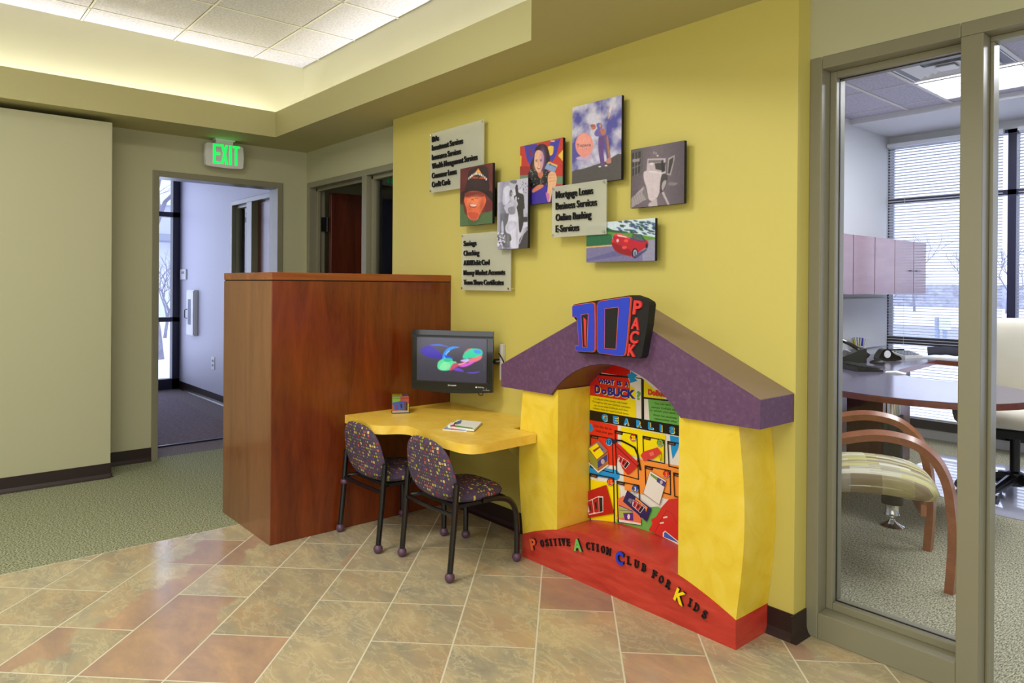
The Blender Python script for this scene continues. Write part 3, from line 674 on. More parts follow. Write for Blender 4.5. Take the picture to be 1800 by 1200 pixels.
# --- monitor
MC=Vector((2.327,3.199,.905)); MU=Vector((.541,-.841,0)).normalized(); MN=Vector((-MU.y*-1,MU.x*-1,0)); MN=Vector((-.841,-.541,0)); MV=Vector((0,0,1))
MX=Matrix((MU,-MN,MV)).transposed().to_4x4(); MX.translation=MC   # x right, y back, z up
tv=thing('monitor',tuple(MC-Vector((0,0,.165))),'black flat-panel television showing coloured swirls, on a wall arm above the counter','television')
def tvb(*a,bev=0): return box(B(),*a,bev=bev,mat=MX)
hw,hh=.239,.166
bm=B(); prof=[(-hw,hh),(hw,hh),(hw,-hh)]+[(hw-2*hw*i/12,-hh-.014*math.sin(PI*i/12)) for i in range(1,12)]+[(-hw,-hh)]
prism(bm,prof,lambda p:MX@Vector((p[0],.018,p[1])),lambda p:MX@Vector((p[0],0,p[1]))); obj('housing',bm,'gblack',tv)
obj('rear_shell',tvb(-.2,.2,.018,.055,-.13,.13,bev=.012),'black',tv)
for nme,a in (('bezel',(-hw+.001,hw-.001,-.004,0,.128,.139)),('bezel',(-.212,.212,-.003,0,-.121,-.118))): obj(nme,tvb(*a),'black' if a[4]<0 else 'chrome' if 0 else 'black',tv)
sp=Raster(MX@Vector((-.208,-.0035,-.116)),MU,MV,.413,.240); 
sp.grid(lambda x,y:lerp(S(52,48,62),S(78,74,90),y*.8+.1)); sp.Z=(680,560,8.1818)
BK=S(50,48,60)
sp.sm([(485,440),(540,400),(620,385),(700,430),(780,500),(830,560),(700,570),(600,550),(520,510)],S(58,36,170))
sp.sm([(610,378),(740,365),(850,390),(890,410),(800,390),(700,385)],S(70,110,235))
sp.sm([(800,580),(815,500),(870,430),(950,400),(1045,410),(960,430),(890,470),(850,530),(835,590)],S(20,150,250))
sp.line([(830,600),(835,550),(860,500),(900,460)],8,S(190,235,255))
sp.sm([(830,520),(900,540),(950,570),(860,580)],S(30,70,230))
sp.sm([(728,670),(750,610),(830,570),(930,575),(950,610),(1000,625),(960,700),(890,740),(800,745),(740,720)],S(92,226,160))
sp.sm([(820,575),(920,575),(940,600),(880,620),(830,610)],S(30,200,140))
sp.sm([(760,690),(820,620),(900,640),(900,700),(830,735),(770,720)],S(140,236,170))
sp.sm([(960,640),(1060,640),(1140,600),(1120,650),(1010,690),(940,735),(900,735)],S(206,74,110))
sp.sm([(1100,570),(1110,500),(1160,440),(1270,430),(1360,450),(1375,510),(1350,530),(1240,560)],S(40,214,160))
sp.sm([(1250,450),(1330,450),(1360,490),(1280,500)],S(60,150,240))
sp.sm([(1150,440),(1210,430),(1150,470),(1110,520)],S(200,90,110))
sp.sm([(1130,600),(1250,560),(1365,530),(1350,580),(1270,620),(1200,630)],S(240,120,130))
sp.sm([(1060,600),(1160,575),(1180,600),(1110,620)],S(200,190,250))
sp.sm([(1040,680),(1140,640),(1230,620),(1290,600),(1220,650),(1120,690)],S(226,90,220))
sp.line([(1030,660),(1110,640),(1160,610)],8,S(250,230,200))
sp.sm([(960,735),(1000,705),(1060,720),(1110,760),(1040,755)],S(110,70,200))
sp.sm([(1140,772),(1240,772),(1340,760),(1280,780),(1200,784)],S(120,80,230))
sp.line([(1390,740),(1400,650),(1370,600)],3,S(90,90,110))
sp.build('screen','screen',tv,grain=.02,soft=6)
bm=B()
def tvtext(s,x0,x1,z,h): text_solid(bm,s,lambda a,b:MX@Vector((x0+(x1-x0)*a,-.0006,z+h*b)),MN*.0004,.01)
tvtext('SHARP',-.022,.028,-.141,.0075); obj('brand_lettering',bm,'white',tv)
bm=B(); tvtext('DVD Play',.155,.19,-.144,.007); box(bm,.140,.150,-.0012,-.0004,-.145,-.137,mat=MX); box(bm,.182,.222,-.0012,-.0004,-.1555,-.1545,mat=MX); box(bm,.201,.204,-.0012,-.0004,-.149,-.146,mat=MX); obj('port_lettering',bm,'white',tv)
bm=B(); tube(bm,[MX@Vector((.02,.055,0)),Vector((2.50,3.08,.90))],.014); tube(bm,[(2.47,3.09,.90),(2.535,3.02,.90)],.016); obj('wall_arm',bm,'black',tv)
obj('wall_plate',bx(2.520,YW-.0005,2.995,3.02,.80,1.0,.003),'whitemetal',tv)
bm=B(); tube(bm,smoothpts([(2.50,3.0,.95),(2.49,2.965,.93),(2.50,2.955,.90),(2.52,2.975,.885),(2.53,2.99,.86)],5),.004,6); obj('cable',bm,'black',tv); bm=B(); tube(bm,smoothpts([MX@Vector((.14,.03,-.15)),MX@Vector((.15,.03,-.185)),MX@Vector((.17,.03,-.185)),MX@Vector((.18,.03,-.15))],5),.003,6); obj('cable',bm,'black',tv)
# --- logo lettering used on small prints (letters only)
def mini_logo(p,q,blue=S(52,70,170),ol=S(240,236,230),red=S(200,50,46)):
    """q: four pixel corners tl,tr,br,bl"""
    tl,tr,br,bl=[Vector(x) for x in q]
    f=lambda a,b:tuple((tl+(tr-tl)*a)*(1-b)+(bl+(br-bl)*a)*b)
    P_=lambda pts,c:p.poly([f(*x) for x in pts],c)
    P_([(-.03,.1),(.75,-.03),(1.03,.08),(.95,1.03),(.05,1.0)],ol)
    P_([(0,.14),(.33,.08),(.37,.14),(.37,.88),(.33,.94),(.05,.92),(.06,.8),(.11,.8),(.09,.36),(0,.36)],blue); P_([(.17,.34),(.24,.33),(.24,.78),(.19,.78)],red)
    P_([(.40,.12),(.45,.06),(.72,.02),(.76,.08),(.70,.94),(.64,.98),(.43,.94),(.40,.88)],blue); P_([(.50,.3),(.62,.28),(.60,.75),(.50,.76)],S(30,26,34))
    P_([(.78,.06),(.98,.14),(.92,.98),(.72,.98)],S(24,22,24))
    for i,c in enumerate('PACK'):
        b=.16+i*.205; x0=.79-.017*i; p.text(c,f(x0,b+.16),f(x0+.12,b+.165),f(x0+.01,b),red,.03)
# --- acrylic cube with printed faces
cu_U=Vector((.878,-.479,0)).normalized(); cu_W=Vector((cu_U.y*-1,cu_U.x,0)); cu_W=Vector((.479,.878,0))
c0=Vector((2.055,3.381,.6155)); s=.098
CX=Matrix((cu_U,cu_W,Vector((0,0,1)))).transposed().to_4x4(); CX.translation=c0
cb=thing('puzzle_box',tuple(c0+CX.to_3x3()@Vector((s/2,s/2,0))),'small clear cube box printed with colourful blocks, standing on the yellow counter','box')
obj('acrylic_shell',box(B(),0,s,0,s,0,s,.002,mat=CX),'glass',cb)
inn=Matrix.Translation(Vector((.004,.004,.003)))
def cubeface(O,U,V,fn):
    p=Print(CX@Vector(O),CX.to_3x3()@Vector(U),CX.to_3x3()@Vector(V),s-.008,s-.010); fn(p); return p
def front(p):
    w_,h_=p.W,p.H; p.bg(S(230,196,40))
    p.ab([(0,h_*.55),(w_*.48,h_*.55),(w_*.48,h_),(0,h_)],S(150,196,30)); p.ab([(w_*.48,h_*.55),(w_,h_*.55),(w_,h_),(w_*.48,h_)],S(214,72,44))
    p.ab([(0,h_*.12),(w_*.4,h_*.12),(w_*.4,h_*.5),(0,h_*.5)],S(220,90,40)); p.ab([(0,0),(w_,0),(w_,h_*.08),(0,h_*.08)],S(206,196,190)); p.ab([(0,h_*.9),(w_,h_*.9),(w_,h_*.92),(0,h_*.92)],S(40,40,40))
    p.Z=(590,680,5); mini_logo(p,[(497,130),(632,118),(640,205),(512,205)],S(60,90,190),S(90,120,200),S(196,40,40))
front_p=cubeface((.004,.003,.004),(1,0,0),(0,0,1),front); front_p.build('printed_face','glossprint',cb)
def sidef(p): w_,h_=p.W,p.H; p.bg(S(190,160,110)); p.ab([(0,h_*.5),(w_*.5,h_*.5),(w_*.5,h_),(0,h_)],S(196,60,44)); p.ab([(w_*.5,0),(w_,0),(w_,h_*.5),(w_*.5,h_*.5)],S(226,190,60))
cubeface((s-.003,.004,.004),(0,1,0),(0,0,1),sidef).build('printed_face','glossprint',cb)
def topf(p):
    w_,h_=p.W,p.H; p.bg(S(232,220,30)); p.ab([(w_*.62,0),(w_,0),(w_,h_),(w_*.62,h_)],S(150,130,110)); p.ab([(w_*.66,h_*.55),(w_*.9,h_*.55),(w_*.9,h_*.9),(w_*.66,h_*.9)],S(70,110,200)); p.ab([(w_*.6,0),(w_*.63,0),(w_*.63,h_),(w_*.6,h_)],S(30,30,30)); p.ab([(w_*.2,h_*.5),(w_*.5,h_*.5),(w_*.5,h_*.6),(w_*.2,h_*.6)],S(60,80,30)); p.ab([(w_*.62,0),(w_,0),(w_,h_*.3),(w_*.62,h_*.3)],S(190,60,50))
cubeface((.004,.004,s-.003),(1,0,0),(0,1,0),topf).build('printed_face','glossprint',cb)
obj('inner_block',box(B(),.006,s-.006,.006,s-.006,.003,s-.006,mat=CX),'white',cb)
# --- paper pads on the counter
def notepad(pts,z0,z1,label,fn,cat='notepad'):
    P3=[at(u,v,'z',z1) for u,v in pts]; o=obj('notepad',prz(B(),[(p.x,p.y) for p in P3],z0,z1),'paper'); tag(o,label,cat)
    P0=P3[0]; pr=Print((P0.x-1,P0.y-1,z1+.0002),(1,0,0),(0,1,0),3,3); fn(pr); pr.build('printed_cover','print',o); return o
Zp=(590,680,5)
def z5(u,v): return (590+u/5,680+v/5)
def padA(p):
    p.Z=Zp; p.poly([(1050,350),(1215,370),(1200,358),(1050,335)],S(120,170,80)); p.poly([(1010,335),(1050,328),(1052,348),(1005,345)],S(190,60,50)); p.poly([(1070,300),(1110,290),(1100,320),(1060,330)],S(90,120,170)); p.poly([(1045,312),(1070,305),(1060,325),(1035,330)],S(80,80,80))
notepad([z5(940,372),z5(1150,388),z5(1160,378),z5(1060,310),z5(1010,312)],.6153,.6185,'lower colour-printed leaflets peeking out from beneath the white notepad on the counter',lambda p:(setattr(p,'Z',Zp),p.poly([(945,368),(1010,374),(1030,350),(985,340)],S(150,160,180)),p.poly([(1010,374),(1080,380),(1085,368),(1020,362)],S(210,90,60)),p.poly([(1080,380),(1145,384),(1150,374),(1085,368)],S(90,110,180))),'leaflet')
notepad([z5(985,340),z5(1215,373),z5(1285,305),z5(1110,290),z5(1070,290)],.6187,.628,'white notepad with a coloured printed header lying on the yellow counter',padA)
# ================================================================== PLAYHOUSE
XF,XB=2.320,YW-.001
house=thing('playhouse',(2.43,2.01,0),'yellow, red and purple kiosk shaped like a little house, standing against the yellow wall','playhouse')
def arcz(y): d=y-2.010; return .235-(1.41-math.sqrt(max(1.41**2-d*d,0)))
ys=[1.424+(2.596-1.424)*i/40 for i in range(41)]
obj('base',prx(B(),[(1.424,0),(2.596,0)]+[(y,arcz(y)) for y in ys[::-1]],XF,XB),'redwood',house)
def pillar(inner,outer_bot,sgn):
    """outer edge bows outward in the middle"""
    zs=[.10+.74*i/20 for i in range(21)]
    def outer(z): 
        t=(z-.11)/.72; return outer_bot - sgn*(.030*math.sin(PI*min(max(t,0),1))**1 + .004*t)
    ysl=[outer_bot+(inner-outer_bot)*i/12 for i in range(13)]
    poly=[(y,arcz(y)+.0005) for y in ysl[::-1]]+[(outer(z),z) for z in zs]+[(inner,.84)]
    return prx(B(),poly,XF+.003,XB)
obj('pillar',pillar(1.681,1.426,1),'housewood',house,); obj('pillar',pillar(2.357,2.594,-1),'housewood',house)
arc=[]; r_=.463; zc=.527-.001
for i in range(33):
    y=1.6625+(2.3875-1.6625)*i/32; arc.append((y,zc+math.sqrt(max(r_*r_-(y-2.025)**2,0))))
roof=[(1.325,.822),(1.325,.925),(2.036,1.252),(2.747,.925),(2.747,.814)]+[(2.3875,.816)]+arc[::-1][1:-1]+[(1.6625,.816)]
obj('roof',prx(B(),roof,2.305,XB),'purple',house)
obj('arch_lining',None or (lambda b:([b.faces.new([b.verts.new(q) for q in ((2.309,arc[i][0],arc[i][1]-.0015),(XB-.02,arc[i][0],arc[i][1]-.0015),(XB-.02,arc[i+1][0],arc[i+1][1]-.0015),(2.309,arc[i+1][0],arc[i+1][1]-.0015))]) for i in range(32)],b)[1])(B()),plain('shaded_arch_lining',S(112,66,42),.5),house)  # dark brown paints the shade under the arch into the lining
for (ya,za),(yb,zb) in (((1.325,.925),(2.036,1.252)),((2.036,1.252),(2.747,.925))): obj('roof_sheen_sheet',prx(B(),[(ya,za+.0006),(yb,zb+.0006),(yb,zb+.003),(ya,za+.003)],2.306,XB),plain('taupe_roof_sheen',S(140,118,104),.4),house)  # added sheet: taupe paints grazing light and wall reflection over the purple slopes
# raised lettering on the red base: each word's letters follow the arc
LET=[('P',150,207,1,S(230,100,50)),('O',203,203,0,0),('S',234,199,0,0),('I',260,197,0,0),('T',289,195,0,0),('I',318,194,0,0),('V',343,195,0,0),('E',376,197,0,0),('A',442,212,1,S(110,190,90)),('C',505,220,0,0),('T',537,225,0,0),('I',568,233,0,0),('O',604,243,0,0),('N',641,257,0,0),('C',720,297,1,S(30,60,200)),('L',778,318,0,0),('U',826,340,0,0),('B',875,365,0,0),('F',945,410,0,0),('O',988,440,0,0),('R',1036,475,0,0),('K',1118,552,1,S(250,220,10)),('I',1178,593,0,0),('D',1222,628,0,0),('S',1274,672,0,0)]
WID={'I':.45,'K':.95,'A':1,'N':.9,'O':.9,'C':.85}
for i,(c,u,v,big,colr) in enumerate(LET):
    ctr=at(900+u/3.75,900+v/3.75,'x',XF); j=min(max(i,1),len(LET)-2); pa=at(900+LET[j-1][1]/3.75,900+LET[j-1][2]/3.75,'x',XF); pb=at(900+LET[j+1][1]/3.75,900+LET[j+1][2]/3.75,'x',XF)
    d=(pb-pa); ang=math.atan2(d.z,-d.y); h=.050 if big else .032; w_=h*WID.get(c,.8)*(.95 if big else .72)*(.5 if c=='I' else 1)
    dy,dz=-math.cos(ang),math.sin(ang); uy,uz=math.sin(ang),math.cos(ang)
    def place(a,b,x=0): 
        p=(a-.5)*w_; q=(b-.5)*h; return Vector((XF-x,ctr.y+dy*p+uy*q,ctr.z+dz*p+uz*q))
    bm=B(); text_solid(bm,c,lambda a,b:place(a,b,.0002),Vector((-.010 if big else -.008,0,0)),.035 if big else (.0 if c=='I' else .012))
    SER={'I':[(-.7,1.7,0),(-.7,1.7,1)],'T':[(.22,.78,0)],'V':[(-.1,.3,1),(.7,1.1,1)],'E':[(-.15,.3,0),(-.15,.3,1)],'N':[(-.15,.3,0),(-.15,.25,1),(.75,1.12,1)],'L':[(-.15,.45,0),(-.15,.45,1)],'U':[(-.12,.34,1),(.66,1.12,1)],'B':[(-.15,.3,0),(-.15,.3,1)],'F':[(-.15,.5,0),(-.15,.3,1)],'R':[(-.15,.38,0),(.72,1.12,0),(-.15,.3,1)],'D':[(-.15,.3,0),(-.15,.3,1)]}
    if not big:
        for a0,a1,tp in SER.get(c,[]):   # slab serifs
            b0,b1=(.90,1.0) if tp else (0,.10)
            prism(bm,[(a0,b0),(a1,b0),(a1,b1),(a0,b1)],lambda p:place(p[0],p[1],.0002),lambda p:place(p[0],p[1],.0082))
    lt=obj('letter',bm,'matteblack',house)
    if big:
        bm=B(); text_solid(bm,c,lambda a,b:place(a,b,.0102),Vector((-.003,0,0)),.035)
        mm=plain('letter_paint_%s'%c.lower(),colr,.4); obj('letter_face',bm,mm,lt)
# ---------------- DO PACK sign on the roof
sg=thing('logo_sign',tuple(at(1075,600,'x',2.30)),'thick black sign with blue block letters and red upright letters on the purple roof','sign')
def sgp(bm,pts,x0,x1):
    P0=[at(980+u/7.5,500+v/7.5,'x',2.262) for u,v in pts]; return prx(bm,[(p.y,p.z) for p in P0],x0,x1)
board=[(205,270),(230,258),(520,208),(950,142),(1000,140),(1120,180),(1200,230),(1212,265),(1185,520),(1110,940),(1080,975),(1010,965),(540,925),(300,905),(262,888),(245,860),(245,800),(290,795),(270,500),(222,440),(208,420)]
obj('backing_board',sgp(B(),board,2.262,2.304),'matteblack',sg)
orange=plain('sign_orange_edge',S(236,98,58),.4); blue=plain('sign_blue_face',S(44,66,196),.35); redp=plain('sign_red_face',S(222,58,56),.4)
def inset(pts,k):
    n=len(pts); out=[]
    ar=sum(pts[i][0]*pts[(i+1)%n][1]-pts[(i+1)%n][0]*pts[i][1] for i in range(n)); sg_=1 if ar>0 else -1
    for i in range(n):
        a,b,c=Vector(pts[i-1]),Vector(pts[i]),Vector(pts[(i+1)%n]); d1=(b-a).normalized(); d2=(c-b).normalized()
        nn=(Vector((-d1.y,d1.x))+Vector((-d2.y,d2.x))); nn.normalize(); out.append(tuple(b+nn*k*sg_))
    return out
D_=[(212,285),(235,268),(480,235),(505,248),(515,280),(520,500),(518,850),(505,880),(480,892),(275,878),(255,862),(252,808),(262,800),(298,798),(300,780),(276,440),(268,428),(222,430),(214,420)]
Dc=[(342,402),(425,384),(428,400),(412,820),(362,820)]
O_=[(540,275),(552,240),(585,212),(950,158),(975,162),(988,185),(986,230),(935,790),(912,915),(895,938),(870,942),(770,934),(580,905),(550,880),(540,850)]
Oc=[(655,320),(822,300),(826,330),(795,845),(650,835)]
for nm_,P_,C_ in (('letter_d',D_,Dc),('letter_o',O_,Oc)):
    lo=obj(nm_,sgp(B(),P_,2.252,2.2622),orange,sg)
    obj('blue_face',sgp(B(),inset(P_,8),2.2495,2.2525),blue,lo)
    obj('counter_edge',sgp(B(),inset(C_,-7),2.2485,2.2500),orange,lo); obj('counter',sgp(B(),C_,2.2480,2.2490),'matteblack',lo)
    rp=[(372,428),(410,470),(402,812),(388,800)]
    if nm_=='letter_d': obj('inner_wedge',sgp(B(),rp,2.2475,2.2485),redp,lo)
def q4(pts): return [at(980+u/7.5,500+v/7.5,'x',2.255) for u,v in pts]
for c,bl,br,tl in (('P',(985,385),(1095,392),(1005,210)),('A',(965,575),(1068,597),(985,428)),('C',(940,760),(1048,776),(966,605)),('K',(918,932),(1018,946),(936,782))):
    A_,B_,C_=q4((bl,br,tl)); bm=B(); text_solid(bm,c,lambda a,b:A_+(B_-A_)*a+(C_-A_)*b,Vector((.0075,0,0)),.03); obj('letter_'+c.lower(),bm,redp,sg)
# ---------------- poster inside the arch
po=thing('poster',(2.538,2.02,.235),'bright printed gear-list poster on the back of the playhouse arch','poster')
ap=[(1.684,arcz(1.684)+.002),(2.354,arcz(2.354)+.002),(2.354,.83)]+[(y,z-.003) for y,z in arc[::-1] if 1.69<y<2.35]+[(1.684,.83)]
inner=[(y,arcz(y)+.002) for y in [1.684+.67*i/12 for i in range(13)]]+[(2.354,.83)]+[(y,z-.003) for y,z in arc[::-1] if 1.69<y<2.35]+[(1.684,.83)]
obj('backing',prx(B(),inner,2.538,2.5435),'white',po)
p=Print((2.537,2.354,.16),(0,-1,0),(0,0,1),.67,.84)
RED,YEL,WHT,GRN,BLK,BLU,ORG=S(226,40,30),S(250,226,10),S(236,230,222),S(110,180,84),S(22,16,16),S(20,150,222),S(250,150,60)
p.bg(WHT); p.Z=(1010,630,8.5714)
p.poly([(180,80),(840,80),(835,280),(180,180)],S(206,18,14)); p.poly([(180,190),(800,280),(835,360),(838,600),(760,635),(180,545)],RED)
p.sm([(180,180),(500,235),(800,272),(850,290),(500,262),(180,215)],BLK) if 0 else p.line([(380,238),(860,285)],26,BLK)
p.sm([(790,235),(830,240),(850,195),(945,250),(905,290),(945,330),(840,365)],BLU) if 0 else p.poly([(790,235),(838,232),(850,190),(948,255),(905,292),(948,335),(840,368),(820,300)],BLU)
p.poly([(838,405),(905,445),(920,520),(930,700),(932,893),(180,770),(180,545),(760,632),(838,590)],YEL)
p.poly([(180,545),(770,632),(770,660),(180,600)],YEL)
p.line([(925,290),(1010,302)],16,BLK); p.poly([(1003,290),(1045,320),(1050,920),(1008,915)],BLK)
p.poly([(1045,320),(1360,610),(1345,620),(1045,578)],YEL); p.poly([(1045,578),(1600,640),(1600,665),(1045,604)],BLK)
p.poly([(1108,610),(1600,670),(1600,1010),(1130,930)],GRN)
def T(t,bl,br,h,c,off=.02,sh=None,sk=0):
    if sh: p.text(t,(bl[0]+sh[0],bl[1]+sh[1]),(br[0]+sh[0],br[1]+sh[1]),(bl[0]+sh[0]+sk,bl[1]+sh[1]-h),sh[2],off)
    p.text(t,bl,br,(bl[0]+sk,bl[1]-h),c,off)
NAV=S(20,36,150); PY=S(250,226,120)
T('WHAT',(355,362),(600,392),62,NAV,.06,(10,9,PY)); T('IS',(640,398),(712,408),62,NAV,.06,(10,9,PY)); T('A',(752,414),(815,420),62,NAV,.06,(10,9,PY))
T('D',(305,510),(390,524),112,NAV,.06,(10,10,PY)); T('o',(405,528),(488,540),96,NAV,.06,(10,10,PY)); T('BUCK',(500,545),(920,600),112,NAV,.06,(10,10,PY)); T('?',(930,608),(1000,618),115,GRN,.06,(0,8,YEL))
for t,x0,x1,y0,y1 in (('A DoBuck is like money, only better.',285,805,612,690),('Throughout the year DoPack members',268,842,655,752),('can accumulate DoBucks and then',292,806,712,795),('redeem them for cool DoPack items.',278,820,755,850)): T(t,(x0,y0),(x1,y1),26,S(70,64,10),.004)
for t,x0,x1,y0,y1 in (('You can earn DoBucks',1205,1640,685,735),('certain DoPack days',1160,1560,742,790),('in which you save and',1145,1620,790,850),('Watch the newsletter',1185,1550,860,912),('opportunities when',1205,1545,912,968)): T(t,(x0,y0),(x1,y1),30,S(40,70,20),.004)
T('DoBuck',(1108,535),(1420,580),75,RED,.06,(6,8,GRN))
p.poly([(180,765),(1600,1010),(1600,1172),(180,915)],BLK)
for c,x,y in (('G',412,925),('E',582,955),('A',742,985),('R',932,1015),('L',1110,1046),('I',1285,1080),('S',1432,1112)):
    wd={'I':34}.get(c,78); T(c,(x,y),(x+wd,y+12),88,BLU,.07,(10,9,YEL))
p.Z=(1010,730,8.5714)
p.poly([(180,55),(650,150),(650,640),(640,760),(180,700)],S(232,48,30)); p.poly([(700,165),(1375,290),(1375,700),(1000,640),(850,600),(700,560)],YEL)
p.poly([(1440,300),(1600,330),(1560,500),(1480,655),(1455,480)],BLU)
p.poly([(180,750),(640,820),(680,870),(680,940),(640,975),(520,950),(180,895)],BLU)
p.poly([(740,700),(1000,660),(1600,760),(1600,1300),(1300,1230),(1000,1180),(760,1120),(745,1000)],ORG)
p.poly([(180,955),(600,1020),(660,1040),(690,1120),(690,1500),(180,1500)],YEL); 
p.poly([(1120,1380),(1250,1370),(1600,1500),(1600,1900),(180,1900),(640,1560),(1000,1600)],GRN)
p.poly([(180,1300),(640,1300),(640,1600),(180,1560)],YEL)
p.poly([(190,180),(215,105),(262,130),(290,205),(250,255),(235,215),(195,200)],BLU)
T('Use this list to',(300,170),(565,222),38,S(60,10,8),.01); T('track your gear.',(318,240),(590,296),38,S(60,10,8),.01)
def card(q,num=None,nc=RED,tc=YEL,npos=None):
    p.line(list(q)+[q[0]],15,BLK); x,y=q[0]; x1,y1=q[1]; d=Vector((x1-x,y1-y)).normalized(); a=Vector((x,y)); p.poly([tuple(a+d*8+Vector((0,4))),tuple(a+d*125+Vector((0,4))),tuple(a+d*112+Vector((0,46))),tuple(a+d*8+Vector((0,42)))],BLK)
    p.poly([tuple(a+d*26+Vector((0,16))),tuple(a+d*100+Vector((0,16))),tuple(a+d*100+Vector((0,32))),tuple(a+d*26+Vector((0,32)))],S(150,84,50))
    if num: X,Y=npos; p.ell(X,Y,52,62,BLK); p.ell(X-2,Y-4,42,50,nc); [p.ell(X+44*math.cos(t),Y+52*math.sin(t),5,6,WHT) for t in (.3,.6,.95,1.3,1.65,2.0,2.4,2.8)]; T(num,(X-14*len(num),Y+26),(X+14*len(num),Y+32),58,tc,.04)
card([(245,292),(575,352),(590,865),(250,780)],'13',BLU,NAV,(525,400)); card([(615,225),(945,292),(970,960),(640,870)],'20',RED,YEL,(893,335)); card([(1038,308),(1360,372),(1362,720),(1050,660)],'7',GRN,RED,(1300,412))
card([(1412,388),(1700,440),(1700,820),(1430,760)]); card([(1072,755),(1450,830),(1455,1190),(1085,1080)],'5',RED,ORG,(1394,882)); card([(240,870),(600,940),(610,1620),(245,1620)],'15',RED,ORG,(552,998)); card([(650,985),(980,1050),(1010,1640),(670,1600)],'3',S(40,80,190),YEL,(928,1102))
card([(1505,860),(1700,900),(1700,1260),(1520,1210)])
# merchandise drawn on the poster: boxed cube, shoulder bag, purse, notepad, cards, jacket
p.poly([(215,480),(380,375),(515,530),(360,670)],S(150,116,106)); p.poly([(230,495),(350,415),(455,570),(350,655)],YEL); p.poly([(290,520),(390,460),(400,480),(310,550)],S(150,60,50)); p.poly([(380,440),(440,500),(460,520),(430,530)],S(60,90,200))
p.poly([(215,490),(358,675),(370,855),(240,690)],S(150,148,60)); p.poly([(360,672),(515,545),(525,740),(370,855)],S(170,110,60)); p.poly([(365,685),(505,580),(505,680),(370,790)],S(60,60,140)); p.ell(440,690,28,40,S(190,170,160)); p.poly([(230,700),(372,835),(525,730),(525,750),(372,862),(232,715)],WHT)
p.line([(600,370),(720,375),(830,430),(920,480),(965,580),(985,700),(1005,810)],26,BLK); p.poly([(580,360),(650,355),(645,425),(585,420)],S(30,30,60))
p.poly([(640,400),(700,440),(985,715),(950,775),(860,860),(815,890),(740,800),(650,600)],S(204,44,40)); p.line([(640,455),(960,760)],8,BLK); mini_logo(p,[(690,590),(850,705),(790,805),(670,680)],S(190,40,40),S(236,220,216),S(60,30,40))
p.poly([(1012,600),(1045,545),(1265,475),(1330,560),(1190,650),(1060,680)],S(216,62,56)); p.line([(1300,610),(1315,680),(1335,660),(1325,580)],7,S(60,60,60)); p.poly([(1140,560),(1200,535),(1215,590),(1160,610)],S(230,110,100))
p.poly([(1155,830),(1400,980),(1300,1330),(1290,1345),(1050,1165)],WHT); p.line([(1155,830),(1400,980),(1295,1340),(1052,1165),(1155,830)],5,S(70,66,70)); p.poly([(1160,860),(1270,930),(1258,975),(1165,900)],S(120,150,70)); p.poly([(1270,925),(1395,1000),(1370,1070),(1255,990)],S(74,60,140)); p.ell(1325,1000,22,28,S(200,180,180))
p.Z=(1010,830,8.5714)
p.poly([(180,292),(495,182),(612,610),(180,690)],S(186,28,28)); mini_logo(p,[(185,420),(440,340),(460,580),(225,640)],S(180,30,34),S(236,226,226),S(50,30,36))
p.poly([(668,395),(760,345),(1020,680),(1020,780),(690,735)],S(232,120,80)); p.poly([(680,500),(890,560),(890,640),(690,690)],S(176,190,90)); p.line([(690,490),(890,575)],10,NAV); p.line([(690,560),(900,580)],10,S(120,90,120)); p.poly([(750,605),(900,600),(905,720),(780,710)],S(90,50,140)); p.ell(835,660,20,40,WHT); p.poly([(690,700),(1020,760),(1020,785),(690,740)],WHT)
p.poly([(815,262),(1180,540),(1105,735),(748,430)],S(48,34,92)); p.poly([(820,420),(850,380),(890,400),(870,470)],S(120,120,140)); mini_logo(p,[(905,395),(1075,510),(1020,610),(880,490)],S(196,50,40),S(230,226,226),S(40,34,90)); p.poly([(945,370),(1120,520),(1100,590),(1075,500),(930,400)],ORG)
p.poly([(1135,860),(1195,760),(1170,705),(1250,660),(1330,520),(1440,400),(1600,380),(1600,1080),(1400,1000)],S(212,48,40)); p.line([(1230,900),(1330,690),(1410,560)],6,S(150,20,20)); p.line([(1400,560),(1500,620),(1560,760)],6,S(160,30,26)); p.poly([(1355,665),(1420,650),(1420,675),(1360,685)],WHT); p.poly([(1305,748),(1365,738),(1368,760),(1310,768)],WHT)
p.poly([(1350,900),(1385,870),(1600,1040),(1600,1090),(1350,960)],WHT); p.poly([(1368,905),(1390,888),(1600,1058),(1370,965)],S(60,100,190))
p.build('printed_sheet','glossprint',po)
